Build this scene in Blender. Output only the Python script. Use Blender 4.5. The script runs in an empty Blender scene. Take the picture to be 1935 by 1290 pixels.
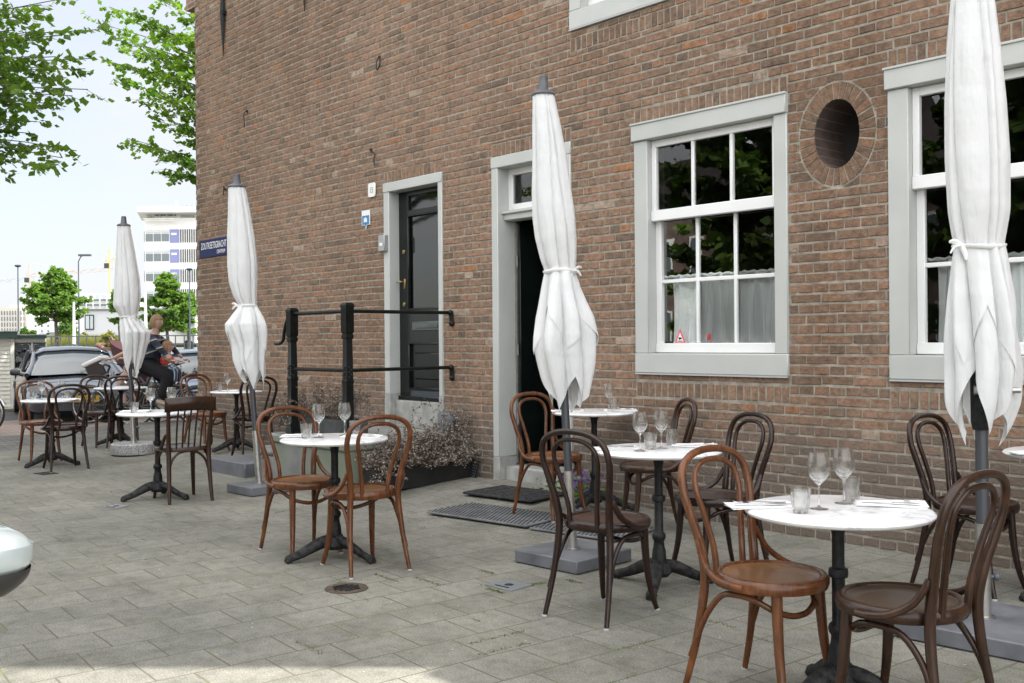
import bpy, math, random
from mathutils import Vector, Matrix, noise
R = math.radians
rnd = random.Random(7)
scn = bpy.context.scene
col = scn.collection

# ---------------------------------------------------------------- camera
FW = Vector((-0.74333, 0.66893, 0)); RT = Vector((0.66893, 0.74333, 0))
def cam_setup():
    cd = bpy.data.cameras.new('camera'); co = bpy.data.objects.new('camera', cd); col.objects.link(co)
    cd.sensor_fit = 'HORIZONTAL'; cd.sensor_width = 36.0
    cd.lens = 36.0 * 1918.1 / 1935.0
    cd.clip_start = 0.05; cd.clip_end = 3000
    up = Vector((0, 0, 1))
    pitch = -0.00166
    f = (FW * math.cos(pitch) + up * math.sin(pitch)).normalized()
    u = (up * math.cos(pitch) - FW * math.sin(pitch)).normalized()
    r = f.cross(u)
    roll = -0.00811
    r2 = r * math.cos(roll) + u * math.sin(roll)
    u2 = u * math.cos(roll) - r * math.sin(roll)
    M = Matrix((r2, u2, -f)).transposed().to_4x4()
    M.translation = Vector((0, 0, 1.34))
    co.matrix_world = M
    scn.camera = co
cam_setup()

# ---------------------------------------------------------------- world, sun, exposure
SUN_EL = R(50); SAZ = (0.686, 0.728)
EXPO = 1.60
def world_setup():
    w = bpy.data.worlds.new('World'); scn.world = w; w.use_nodes = True
    nt = w.node_tree; nt.nodes.clear()
    out = nt.nodes.new('ShaderNodeOutputWorld'); bg = nt.nodes.new('ShaderNodeBackground')
    sky = nt.nodes.new('ShaderNodeTexSky'); sky.sky_type = 'NISHITA'; sky.sun_disc = False
    sky.sun_elevation = SUN_EL; sky.sun_rotation = math.atan2(SAZ[0], SAZ[1])
    sky.air_density = 1.0; sky.dust_density = 1.6; sky.ozone_density = 1.0
    tc = nt.nodes.new('ShaderNodeTexCoord'); mp = nt.nodes.new('ShaderNodeMapping')
    mp.inputs['Scale'].default_value = (1.0, 1.0, 3.2)
    nz = nt.nodes.new('ShaderNodeTexNoise'); nz.inputs['Scale'].default_value = 1.7; nz.inputs['Detail'].default_value = 7; nz.inputs['Roughness'].default_value = .55
    rp = nt.nodes.new('ShaderNodeValToRGB'); rp.color_ramp.elements[0].position = .36; rp.color_ramp.elements[1].position = .62
    rp.color_ramp.elements[0].color = (.45, .45, .45, 1); rp.color_ramp.elements[1].color = (1, 1, 1, 1)
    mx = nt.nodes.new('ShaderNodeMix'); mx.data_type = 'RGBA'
    # clouds overhead and behind the camera brightened as added fill light, dimmer ahead
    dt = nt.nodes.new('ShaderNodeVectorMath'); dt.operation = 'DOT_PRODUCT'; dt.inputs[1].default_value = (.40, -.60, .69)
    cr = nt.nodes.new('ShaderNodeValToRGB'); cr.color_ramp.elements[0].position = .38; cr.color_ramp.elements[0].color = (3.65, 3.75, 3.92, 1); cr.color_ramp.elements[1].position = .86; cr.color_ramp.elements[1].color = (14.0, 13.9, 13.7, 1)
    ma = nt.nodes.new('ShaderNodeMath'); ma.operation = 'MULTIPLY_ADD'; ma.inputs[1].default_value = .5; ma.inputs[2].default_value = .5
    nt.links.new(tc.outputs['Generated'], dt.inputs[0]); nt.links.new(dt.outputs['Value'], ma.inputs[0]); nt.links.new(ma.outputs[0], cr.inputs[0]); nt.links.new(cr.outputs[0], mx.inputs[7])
    bg.inputs['Strength'].default_value = 0.085
    L = nt.links.new
    L(tc.outputs['Generated'], mp.inputs['Vector']); L(mp.outputs[0], nz.inputs['Vector']); L(nz.outputs['Fac'], rp.inputs[0])
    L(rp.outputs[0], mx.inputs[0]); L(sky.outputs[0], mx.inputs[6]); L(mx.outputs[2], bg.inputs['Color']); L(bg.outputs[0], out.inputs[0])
    sl = bpy.data.lights.new('sun', 'SUN'); sl.energy = 3.4; sl.angle = R(0.5); sl.color = (1.0, .955, .88)
    so = bpy.data.objects.new('sun', sl); col.objects.link(so)
    d = Vector((SAZ[0] * math.cos(SUN_EL), SAZ[1] * math.cos(SUN_EL), math.sin(SUN_EL)))
    so.rotation_euler = d.to_track_quat('Z', 'Y').to_euler(); so.location = (0, 0, 30)
    scn.view_settings.view_transform = 'Standard'; scn.view_settings.look = 'None'
    scn.view_settings.exposure = EXPO; scn.view_settings.gamma = 1
world_setup()
scn.cycles.max_bounces = 10; scn.cycles.transparent_max_bounces = 24
scn.cycles.caustics_reflective = False; scn.cycles.caustics_refractive = False
scn.cycles.sample_clamp_indirect = 6

# ---------------------------------------------------------------- helpers
def gz(x, y):
    def ss(t): t = min(1, max(0, t)); return t * t * (3 - 2 * t)
    return .085 * ss((y - 4.5) / 1.5) * ss((-x - 4) / 2.5)
def cl(d, l, z=0.0):           # a point d metres ahead of the viewpoint and l metres to its right
    p = FW * d + RT * l; return Vector((p.x, p.y, z))

class MB:
    def __init__(s): s.v = []; s.f = []; s.m = []; s.uvs = None; s.mi = 0
    def add(s, vs, fs):
        b = len(s.v); s.v += [tuple(v) for v in vs]; s.f += [tuple(i + b for i in f) for f in fs]; s.m += [s.mi] * len(fs)
    def box(s, c, d, rz=0, rx=0, ry=0, bev=0):
        x, y, z = d[0] / 2, d[1] / 2, d[2] / 2
        M = Matrix.Translation(c) @ Matrix.Rotation(rz, 4, 'Z') @ Matrix.Rotation(ry, 4, 'Y') @ Matrix.Rotation(rx, 4, 'X')
        if bev:
            b = min(bev, x * .9, y * .9, z * .9); vs = []
            for sx in (-1, 1):
                for sy in (-1, 1):
                    for sz in (-1, 1):
                        vs += [(sx * (x - b), sy * (y - b), sz * z), (sx * (x - b), sy * y, sz * (z - b)), (sx * x, sy * (y - b), sz * (z - b))]
            fs = []
            def I(sx, sy, sz, k): return ((sx > 0) * 4 + (sy > 0) * 2 + (sz > 0)) * 3 + k
            for sz in (-1, 1):
                q = [I(-1, -1, sz, 0), I(1, -1, sz, 0), I(1, 1, sz, 0), I(-1, 1, sz, 0)]; fs.append(q if sz > 0 else q[::-1])
            for sy in (-1, 1):
                q = [I(-1, sy, -1, 1), I(1, sy, -1, 1), I(1, sy, 1, 1), I(-1, sy, 1, 1)]; fs.append(q if sy < 0 else q[::-1])
            for sx in (-1, 1):
                q = [I(sx, -1, -1, 2), I(sx, 1, -1, 2), I(sx, 1, 1, 2), I(sx, -1, 1, 2)]; fs.append(q if sx > 0 else q[::-1])
            for a in (-1, 1):
                for c2 in (-1, 1):
                    fs.append([I(-1, a, c2, 0), I(1, a, c2, 0), I(1, a, c2, 1), I(-1, a, c2, 1)])
                    fs.append([I(a, -1, c2, 0), I(a, 1, c2, 0), I(a, 1, c2, 2), I(a, -1, c2, 2)])
                    fs.append([I(a, c2, -1, 1), I(a, c2, 1, 1), I(a, c2, 1, 2), I(a, c2, -1, 2)])
                    for e in (-1, 1): fs.append([I(a, c2, e, 0), I(a, c2, e, 1), I(a, c2, e, 2)])
            s.add([M @ Vector(v) for v in vs], fs); s.fix = True
        else:
            vs = [M @ Vector((a * x, b * y, c2 * z)) for a in (-1, 1) for b in (-1, 1) for c2 in (-1, 1)]
            s.add(vs, [(0, 1, 3, 2), (4, 6, 7, 5), (0, 4, 5, 1), (2, 3, 7, 6), (0, 2, 6, 4), (1, 5, 7, 3)])
        return s
    def bx(s, x0, x1, y0, y1, z0, z1, bev=0): return s.box(((x0 + x1) / 2, (y0 + y1) / 2, (z0 + z1) / 2), (abs(x1 - x0), abs(y1 - y0), abs(z1 - z0)), bev=bev)
    def tube(s, pts, rad, n=10, closed=False, spl=0, flat=1.0, cap=True):
        pts = [Vector(p) for p in pts]
        if not hasattr(rad, '__len__'): rad = [rad] * len(pts)
        if spl: pts, rad = spline(pts, rad, spl, closed)
        k = len(pts); T = []
        for i in range(k):
            a = pts[(i - 1) % k] if (closed or i > 0) else pts[i]; b = pts[(i + 1) % k] if (closed or i < k - 1) else pts[i]
            t = (b - a); T.append(t.normalized() if t.length > 1e-9 else Vector((0, 0, 1)))
        u = T[0].orthogonal().normalized(); U = [u]
        for i in range(1, k):
            u = (u - T[i] * u.dot(T[i])); u = u.normalized() if u.length > 1e-6 else T[i].orthogonal().normalized(); U.append(u)
        vs = []
        for p, t, u, r in zip(pts, T, U, rad):
            w = t.cross(u)
            for j in range(n):
                a = 2 * math.pi * j / n; vs.append(p + u * (math.cos(a) * r) + w * (math.sin(a) * r * flat))
        fs = []
        for i in range(k if closed else k - 1):
            i2 = (i + 1) % k
            for j in range(n): fs.append((i * n + j, i * n + (j + 1) % n, i2 * n + (j + 1) % n, i2 * n + j))
        if not closed and cap:
            fs.append(tuple(range(n))[::-1]); fs.append(tuple((k - 1) * n + j for j in range(n)))
        s.add(vs, fs); return s
    def lathe(s, prof, c=(0, 0, 0), n=32, wob=None, cap=False):
        vs = []; k = len(prof)
        for r, z in prof:
            for j in range(n):
                a = 2 * math.pi * j / n; rr = r * (1 + (wob(a, z) if wob else 0)); vs.append((c[0] + rr * math.cos(a), c[1] + rr * math.sin(a), c[2] + z))
        fs = [(i * n + j, i * n + (j + 1) % n, (i + 1) * n + (j + 1) % n, (i + 1) * n + j) for i in range(k - 1) for j in range(n)]
        if cap: fs.append(tuple(range(n))[::-1]); fs.append(tuple((k - 1) * n + j for j in range(n)))
        s.add(vs, fs); return s
    def sphere(s, c, r, n=12, m=8, sc=(1, 1, 1)):
        pr = [(math.sin(math.pi * i / m), -math.cos(math.pi * i / m)) for i in range(m + 1)]
        vs = [(c[0] + r * sc[0] * a * math.cos(2 * math.pi * j / n), c[1] + r * sc[1] * a * math.sin(2 * math.pi * j / n), c[2] + r * sc[2] * b) for a, b in pr for j in range(n)]
        s.add(vs, [(i * n + j, i * n + (j + 1) % n, (i + 1) * n + (j + 1) % n, (i + 1) * n + j) for i in range(m) for j in range(n)]); return s
    def grid(s, nu, nv, fn):
        vs = [fn(i / nu, j / nv) for j in range(nv + 1) for i in range(nu + 1)]
        s.add(vs, [(j * (nu + 1) + i, j * (nu + 1) + i + 1, (j + 1) * (nu + 1) + i + 1, (j + 1) * (nu + 1) + i) for j in range(nv) for i in range(nu)]); return s

def spline(pts, rad, sub, closed):
    k = len(pts); P = []; Q = []
    for i in range(k if closed else k - 1):
        g = lambda j: (pts[j % k] if closed else pts[min(max(j, 0), k - 1)])
        p0, p1, p2, p3 = g(i - 1), g(i), g(i + 1), g(i + 2); r1, r2 = rad[i], rad[(i + 1) % k]
        for q in range(sub):
            t = q / sub
            P.append(0.5 * ((2 * p1) + (p2 - p0) * t + (2 * p0 - 5 * p1 + 4 * p2 - p3) * t * t + (-p0 + 3 * p1 - 3 * p2 + p3) * t ** 3)); Q.append(r1 + (r2 - r1) * t)
    if not closed: P.append(pts[-1]); Q.append(rad[-1])
    return P, Q

def obj(name, mb, mat, parent=None, smooth=True, sol=0, ang=40):
    me = bpy.data.meshes.new(name); me.from_pydata(mb.v, [], mb.f)
    mats = mat if isinstance(mat, (list, tuple)) else [mat]
    for m in mats: me.materials.append(m)
    if len(mats) > 1: me.polygons.foreach_set('material_index', mb.m)
    if getattr(mb, 'fix', False) or True:
        import bmesh
        bm = bmesh.new(); bm.from_mesh(me)
        if len(bm.faces) < 6000: bmesh.ops.recalc_face_normals(bm, faces=bm.faces)
        if smooth:
            ca = R(ang)
            for f in bm.faces: f.smooth = True
            for e in bm.edges:
                if len(e.link_faces) == 2 and e.link_faces[0].normal.angle(e.link_faces[1].normal, 0) > ca: e.smooth = False
        bm.to_mesh(me); bm.free()
    me.update()
    o = bpy.data.objects.new(name, me); col.objects.link(o)
    if parent: o.parent = parent
    if sol:
        md = o.modifiers.new('Solid', 'SOLIDIFY'); md.thickness = sol
    return o
def tag(o, label=None, cat=None, group=None, kind=None):
    if label: o['label'] = label
    if cat: o['category'] = cat
    if group: o['group'] = group
    if kind: o['kind'] = kind
    return o
def thing(name, label, cat, loc=(0, 0, 0), rz=0, group=None):
    o = bpy.data.objects.new(name, None); col.objects.link(o); o.empty_display_size = .1
    o.location = loc; o.rotation_euler = (0, 0, rz); return tag(o, label, cat, group)
def dup(root, loc, rz, label, group=None, swap=None):
    r = root.copy(); col.objects.link(r); r.location = loc; r.rotation_euler = (0, 0, rz); r['label'] = label
    if group: r['group'] = group
    def rec(o, p):
        for ch in list(o.children):
            c = ch.copy(); col.objects.link(c); c.parent = p
            if swap and c.data and c.data.materials and c.data.materials[0] in swap:
                key = (c.data.name, swap[c.data.materials[0]].name)
                if key not in SW:
                    d = c.data.copy(); d.materials[0] = swap[c.data.materials[0]]; SW[key] = d
                c.data = SW[key]
            rec(ch, c)
    rec(root, r); return r
SW = {}

# ---------------------------------------------------------------- materials
def mat(name, base=(.5, .5, .5), rough=.5, metal=0, spec=.5, coat=0, build=None, alpha=None):
    m = bpy.data.materials.new(name); m.use_nodes = True; nt = m.node_tree; b = nt.nodes['Principled BSDF']
    b.inputs['Base Color'].default_value = (*base, 1); b.inputs['Roughness'].default_value = rough
    b.inputs['Metallic'].default_value = metal; b.inputs['Specular IOR Level'].default_value = spec
    if coat: b.inputs['Coat Weight'].default_value = coat; b.inputs['Coat Roughness'].default_value = .08
    if build: build(nt, b)
    return m
def N(nt, t, **kw):
    n = nt.nodes.new(t)
    for k, v in kw.items():
        if k.startswith('_'): setattr(n, k[1:], v)
        else: n.inputs[k.replace('_', ' ')].default_value = v
    return n
def ramp(nt, stops, fac=None):
    r = nt.nodes.new('ShaderNodeValToRGB'); cr = r.color_ramp
    while len(cr.elements) < len(stops): cr.elements.new(.5)
    for e, (p, c) in zip(cr.elements, stops): e.position = p; e.color = (*c, 1) if len(c) == 3 else c
    if fac is not None: nt.links.new(fac, r.inputs[0])
    return r
def mixc(nt, fac, a, b, mode='MIX'):
    m = nt.nodes.new('ShaderNodeMix'); m.data_type = 'RGBA'; m.blend_type = mode
    for s, v in ((0, fac), (6, a), (7, b)):
        if hasattr(v, 'links'): nt.links.new(v, m.inputs[s])
        elif s == 0: m.inputs[0].default_value = v
        else: m.inputs[s].default_value = (*v, 1)
    return m.outputs[2]
def coords(nt, sc=(1, 1, 1), rot=(0, 0, 0), which='Object'):
    tc = nt.nodes.new('ShaderNodeTexCoord'); mp = nt.nodes.new('ShaderNodeMapping')
    mp.inputs['Scale'].default_value = sc; mp.inputs['Rotation'].default_value = rot
    nt.links.new(tc.outputs[which], mp.inputs[0]); return mp.outputs[0]
def noisef(nt, vec, scale, detail=4, rough=.5):
    n = N(nt, 'ShaderNodeTexNoise', Scale=scale, Detail=detail, Roughness=rough); nt.links.new(vec, n.inputs['Vector']); return n.outputs['Fac']
def bump(nt, b, h, strength=.3, dist=.01):
    bp = N(nt, 'ShaderNodeBump', Strength=strength, Distance=dist); nt.links.new(h, bp.inputs['Height']); nt.links.new(bp.outputs[0], b.inputs['Normal']); return bp
def noisy(c1, c2, scale=8, detail=5, lo=.35, hi=.65, bs=0, bd=.01, bscale=40, rr=None):
    def f(nt, b):
        v = coords(nt); n = noisef(nt, v, scale, detail); r = ramp(nt, [(lo, c1), (hi, c2)], n); nt.links.new(r.outputs[0], b.inputs['Base Color'])
        if rr:
            q = ramp(nt, [(lo, (rr[0],) * 3), (hi, (rr[1],) * 3)], n); nt.links.new(q.outputs[0], b.inputs['Roughness'])
        if bs: bump(nt, b, noisef(nt, v, bscale, 6), bs, bd)
    return f

def wood_mat(name, c1, c2, rough=.3):
    def f(nt, b):
        v = coords(nt, (1, 1, .18)); n = noisef(nt, v, 55, 6, .6)
        v2 = coords(nt); n2 = noisef(nt, v2, 6, 4)
        c = ramp(nt, [(.3, c1), (.7, c2)], n).outputs[0]
        w = ramp(nt, [(.58, (0, 0, 0)), (.76, (.75, .75, .75))], n2).outputs[0]
        c = mixc(nt, w, c, tuple(min(1, x * 1.9) for x in c2)); nt.links.new(c, b.inputs['Base Color'])
        sc = noisef(nt, v2, 130, 2); r = ramp(nt, [(.3, (rough * .8,) * 3), (.75, (rough * 1.5,) * 3)], n2); nt.links.new(r.outputs[0], b.inputs['Roughness'])
        bump(nt, b, n, .10, .002)
    return mat(name, c1, rough, coat=.10, spec=.35, build=f)
def seat_mat(name, c1, c2, rough=.33):
    def f(nt, b):
        v = coords(nt, (1, .16, 1)); n = N(nt, 'ShaderNodeTexWave', Scale=22, Distortion=7, Detail=3, Detail_Scale=1.4); nt.links.new(v, n.inputs[0])
        v2 = coords(nt, (1, .1, 1)); n2 = noisef(nt, v2, 90, 5, .6)
        a = N(nt, 'ShaderNodeMath', _operation='ADD'); nt.links.new(n.outputs['Fac'], a.inputs[0]); nt.links.new(n2, a.inputs[1])
        h = N(nt, 'ShaderNodeMath', _operation='MULTIPLY'); nt.links.new(a.outputs[0], h.inputs[0]); h.inputs[1].default_value = .5
        v3 = coords(nt); w = ramp(nt, [(.35, (0, 0, 0)), (.7, (.5, .5, .5))], noisef(nt, v3, 7, 4)).outputs[0]
        c = ramp(nt, [(.25, c1), (.75, c2)], h.outputs[0]).outputs[0]
        c = mixc(nt, w, c, tuple(min(1, x * 1.5) for x in c2)); nt.links.new(c, b.inputs['Base Color']); bump(nt, b, h.outputs[0], .08, .002)
    return mat(name, c1, rough, coat=.12, spec=.35, build=f)

M = {}
M['wood_honey'] = wood_mat('wood_honey', (.062, .020, .0075), (.135, .050, .018), .24)
M['wood_walnut'] = wood_mat('wood_walnut', (.011, .0048, .0038), (.024, .0095, .006), .26)
M['wood_umber'] = wood_mat('wood_umber', (.017, .0075, .0045), (.042, .018, .009), .28)
M['seat_honey'] = seat_mat('seat_honey', (.105, .045, .018), (.20, .098, .042))
M['seat_walnut'] = seat_mat('seat_walnut', (.024, .011, .008), (.042, .020, .013), .42)
M['seat_umber'] = seat_mat('seat_umber', (.024, .014, .009), (.058, .034, .021), .34)
M['glide'] = mat('white_glide', (.42, .42, .42), .5)
M['iron'] = mat('black_cast_iron', (.010, .010, .011), .45, 0, spec=.25, build=noisy((.006, .0065, .007), (.018, .019, .020), 40, 4, bs=.35, bd=.004, bscale=120))
M['iron_dust'] = mat('dusty_cast_iron', (.02, .02, .022), .65, 0, spec=.2, build=noisy((.010, .0105, .012), (.042, .041, .040), 30, 5, bs=.6, bd=.006, bscale=90))
M['railpaint'] = mat('black_gloss_paint', (.005, .006, .006), .35, .0, spec=.3, build=noisy((.003, .004, .004), (.009, .011, .010), 25, 4, bs=.3, bd=.004, bscale=60))
def marble(nt, b):
    v = coords(nt); n = noisef(nt, v, 5, 8, .6)
    w = N(nt, 'ShaderNodeTexWave', Scale=1.1, Distortion=18, Detail=5, Detail_Scale=2.2); nt.links.new(v, w.inputs[0])
    r = ramp(nt, [(0, (.62, .63, .65)), (.05, (.76, .76, .77)), (.16, (.82, .82, .82)), (1, (.84, .84, .84))], w.outputs['Fac']).outputs[0]
    r2 = ramp(nt, [(.40, (.80, .80, .82)), (.6, (1, 1, 1))], n).outputs[0]
    nt.links.new(mixc(nt, 1, r, r2, 'MULTIPLY'), b.inputs['Base Color'])
M['marble'] = mat('white_marble', (.8, .8, .8), .22, build=marble)
def cloth(nt, b):
    v = coords(nt); n = noisef(nt, v, 7, 4)
    c = ramp(nt, [(.3, (.77, .78, .785)), (.7, (.82, .825, .83))], n); nt.links.new(c.outputs[0], b.inputs['Base Color'])
    tr = nt.nodes.new('ShaderNodeBsdfTranslucent'); tr.inputs[0].default_value = (.8, .8, .8, 1)
    mx = nt.nodes.new('ShaderNodeMixShader'); mx.inputs[0].default_value = .22
    out = nt.nodes['Material Output']; nt.links.new(b.outputs[0], mx.inputs[1]); nt.links.new(tr.outputs[0], mx.inputs[2]); nt.links.new(mx.outputs[0], out.inputs[0])
    va = coords(nt, (1, 1, .22), (R(9), R(7), 0)); n1 = noisef(nt, va, 17, 4, .5)
    vb = coords(nt, (1, 1, 1)); n2 = noisef(nt, vb, 6, 3, .5); ad = N(nt, 'ShaderNodeMath', _operation='ADD'); nt.links.new(n1, ad.inputs[0]); nt.links.new(n2, ad.inputs[1])
    bump(nt, b, ad.outputs[0], .8, .018)
M['cloth'] = mat('white_canvas', (.8, .8, .8), .85, spec=.2, build=cloth)
M['cloth_band'] = mat('white_canvas_band', (.8, .8, .8), .85, spec=.2)
M['napkin'] = mat('paper_napkin', (.82, .82, .81), .9, spec=.2, build=noisy((.80, .80, .79), (.86, .86, .86), 60, 3, bs=.2, bd=.002, bscale=200))
M['grey_plastic'] = mat('dark_grey_plastic', (.075, .08, .09), .45, build=noisy((.065, .07, .08), (.10, .105, .115), 14, 4))
M['grey_pole'] = mat('dark_grey_aluminium', (.07, .075, .085), .38, .4)
M['steel'] = mat('brushed_steel', (.48, .47, .45), .32, .9, build=noisy((.40, .39, .37), (.55, .54, .52), 20, 3))
M['cutlery'] = mat('cutlery_steel', (.45, .45, .46), .18, 1.0)
M['bluestone'] = mat('blue_grey_stone', (.12, .125, .14), .55, build=noisy((.085, .09, .10), (.16, .165, .185), 7, 8, .3, .7, .25, .004, 60, (.45, .7)))
def granite(nt, b):
    v = coords(nt); w = N(nt, 'ShaderNodeTexVoronoi', Scale=150); nt.links.new(v, w.inputs['Vector'])
    r = ramp(nt, [(0, (.03, .03, .03)), (.3, (.18, .18, .18)), (.6, (.42, .42, .42)), (1, (.55, .55, .55))], w.outputs['Color']); nt.links.new(r.outputs[0], b.inputs['Base Color'])
M['granite'] = mat('speckled_granite', (.3, .3, .3), .35, build=granite)
def concrete(nt, b):
    v = coords(nt); n = noisef(nt, v, 3.5, 8, .6); c = ramp(nt, [(.3, (.15, .155, .15)), (.55, (.235, .235, .225)), (.75, (.29, .29, .275))], n).outputs[0]
    g = ramp(nt, [(.45, (0, 0, 0)), (.62, (1, 1, 1))], noisef(nt, v, 1.8, 5)).outputs[0]
    sx = N(nt, 'ShaderNodeSeparateXYZ'); tc = nt.nodes.new('ShaderNodeTexCoord'); nt.links.new(tc.outputs['Normal'], sx.inputs[0])
    up = ramp(nt, [(.3, (.8, .8, .8)), (.7, (0, 0, 0))], sx.outputs['Z']).outputs[0]
    nt.links.new(mixc(nt, mixc(nt, 1, g, up, 'MULTIPLY'), c, (.15, .175, .115)), b.inputs['Base Color'])
    bump(nt, b, noisef(nt, v, 60, 6, .6), .35, .006)
M['concrete'] = mat('weathered_stone', (.25, .25, .24), .8, build=concrete)
M['stone_sill'] = mat('pale_stone', (.36, .36, .34), .7, build=noisy((.26, .26, .245), (.42, .42, .40), 9, 8, .3, .65, .3, .005, 70))
M['frame_grey'] = mat('grey_green_paint', (.46, .475, .455), .42, build=noisy((.44, .455, .435), (.50, .51, .49), 3, 5, .3, .7, .10, .003, 30))
M['frame_white'] = mat('white_gloss_paint', (.78, .785, .78), .28, build=noisy((.76, .765, .76), (.81, .81, .81), 5, 4, .3, .7, .06, .002, 40))
M['door_green'] = mat('black_green_gloss_paint', (.005, .008, .008), .2, spec=.35, build=noisy((.004, .006, .006), (.008, .012, .011), 6, 4, .3, .7, .08, .003, 25))
M['brass'] = mat('worn_brass', (.45, .31, .12), .35, .9)
M['chrome'] = mat('chrome', (.6, .6, .6), .12, 1)
def glassy(tint, rmin, name, rough=.0, body=None):
    m = bpy.data.materials.new(name); m.use_nodes = True; nt = m.node_tree; nt.nodes.clear()
    out = nt.nodes.new('ShaderNodeOutputMaterial'); tr = nt.nodes.new('ShaderNodeBsdfTransparent'); tr.inputs[0].default_value = (*tint, 1)
    gl = nt.nodes.new('ShaderNodeBsdfGlossy'); gl.inputs['Roughness'].default_value = rough
    fr = nt.nodes.new('ShaderNodeFresnel'); fr.inputs[0].default_value = 1.5
    mr = nt.nodes.new('ShaderNodeMath'); mr.operation = 'MULTIPLY_ADD'; mr.inputs[1].default_value = 1.4; mr.inputs[2].default_value = rmin
    mr.use_clamp = True
    mx = nt.nodes.new('ShaderNodeMixShader')
    nt.links.new(fr.outputs[0], mr.inputs[0]); nt.links.new(mr.outputs[0], mx.inputs[0]); nt.links.new(tr.outputs[0], mx.inputs[1]); nt.links.new(gl.outputs[0], mx.inputs[2])
    v = coords(nt); bp = N(nt, 'ShaderNodeBump', Strength=.04, Distance=.02); nt.links.new(noisef(nt, v, 2.5, 2), bp.inputs['Height']); nt.links.new(bp.outputs[0], gl.inputs['Normal'])
    nt.links.new(mx.outputs[0], out.inputs[0]); return m
M['pane'] = glassy((.93, .95, .94), .0, 'window_glass')
M['ribbed'] = glassy((.30, .33, .36), .0, 'obscure_glass', .04)
M['car_glass'] = glassy((.30, .34, .36), .03, 'car_glass')
def drinkglass():
    m = bpy.data.materials.new('drinking_glass'); m.use_nodes = True; b = m.node_tree.nodes['Principled BSDF']
    b.inputs['Base Color'].default_value = (.97, .985, .98, 1); b.inputs['Transmission Weight'].default_value = 1; b.inputs['Roughness'].default_value = .015; b.inputs['IOR'].default_value = 1.48
    nt = m.node_tree; tr = nt.nodes.new('ShaderNodeBsdfTransparent'); mx = nt.nodes.new('ShaderNodeMixShader'); mx.inputs[0].default_value = .35
    nt.links.new(b.outputs[0], mx.inputs[2]); nt.links.new(tr.outputs[0], mx.inputs[1]); mx.inputs[0].default_value = .66
    nt.links.new(mx.outputs[0], nt.nodes['Material Output'].inputs[0]); return m
M['glass'] = drinkglass()
M['curtain'] = mat('sheer_curtain', (.7, .72, .73), .9)
def sheer(nt, b):
    tr = nt.nodes.new('ShaderNodeBsdfTransparent'); tl = nt.nodes.new('ShaderNodeBsdfTranslucent'); tl.inputs[0].default_value = (.8, .82, .83, 1)
    m1 = nt.nodes.new('ShaderNodeMixShader'); m1.inputs[0].default_value = .12; m2 = nt.nodes.new('ShaderNodeMixShader'); m2.inputs[0].default_value = .08
    nt.links.new(b.outputs[0], m1.inputs[1]); nt.links.new(tl.outputs[0], m1.inputs[2]); nt.links.new(m1.outputs[0], m2.inputs[1]); nt.links.new(tr.outputs[0], m2.inputs[2]); nt.links.new(m2.outputs[0], nt.nodes['Material Output'].inputs[0])
M['curtain'] = mat('sheer_curtain2', (.86, .88, .89), .9, build=sheer)
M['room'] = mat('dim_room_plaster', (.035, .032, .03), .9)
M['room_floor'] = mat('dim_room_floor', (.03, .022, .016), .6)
M['rubber'] = mat('black_rubber', (.014, .014, .015), .75, build=noisy((.010, .010, .011), (.03, .03, .03), 30, 4, bs=.8, bd=.01, bscale=60))
M['black_box'] = mat('black_planter_paint', (.006, .006, .007), .5, build=noisy((.005, .005, .006), (.014, .014, .014), 10, 4))
M['grey_box'] = mat('grey_planter', (.05, .052, .055), .6, build=noisy((.04, .042, .045), (.07, .072, .075), 10, 4))
M['blue_enamel'] = mat('blue_enamel', (.010, .016, .085), .5, spec=.15)
M['white_enamel'] = mat('white_enamel', (.8, .8, .78), .3)
M['soil'] = mat('soil', (.03, .022, .015), .95)
M['dry'] = mat('dried_flower', (.28, .23, .19), .9, build=noisy((.09, .065, .048), (.46, .41, .36), 70, 2, .46, .70))
M['dry_stem'] = mat('dried_stem', (.11, .075, .055), .9)
M['purple'] = mat('purple_petal', (.14, .06, .42), .7)
def leafy(c1, c2, name, tl=.35, sc=3):
    def f(nt, b):
        v = coords(nt); n = noisef(nt, v, sc, 3); r = ramp(nt, [(.3, c1), (.7, c2)], n); nt.links.new(r.outputs[0], b.inputs['Base Color'])
        t = nt.nodes.new('ShaderNodeBsdfTranslucent'); g = mixc(nt, 1, r.outputs[0], (1.3, 1.6, .5), 'MULTIPLY'); nt.links.new(g, t.inputs[0])
        mx = nt.nodes.new('ShaderNodeMixShader'); mx.inputs[0].default_value = tl
        nt.links.new(b.outputs[0], mx.inputs[1]); nt.links.new(t.outputs[0], mx.inputs[2]); nt.links.new(mx.outputs[0], nt.nodes['Material Output'].inputs[0])
    return mat(name, c1, .5, spec=.3, build=f)
M['leaf'] = leafy((.070, .140, .026), (.19, .28, .055), 'linden_leaf', .48, 1.2)
M['leaf_far'] = leafy((.075, .15, .035), (.16, .25, .06), 'young_tree_leaf', .45, .8)
M['leaf_dark'] = leafy((.05, .10, .018), (.13, .20, .04), 'shady_leaf', .3)
M['leaf_dry'] = leafy((.14, .15, .05), (.28, .24, .10), 'pale_shrub_leaf')
M['bark'] = mat('bark', (.09, .075, .06), .9, build=noisy((.06, .05, .04), (.15, .13, .11), 12, 6, bs=.6, bd=.03, bscale=30))
M['moss'] = mat('moss', (.09, .14, .025), .95, build=noisy((.07, .095, .03), (.15, .18, .06), 60, 3))
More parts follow.
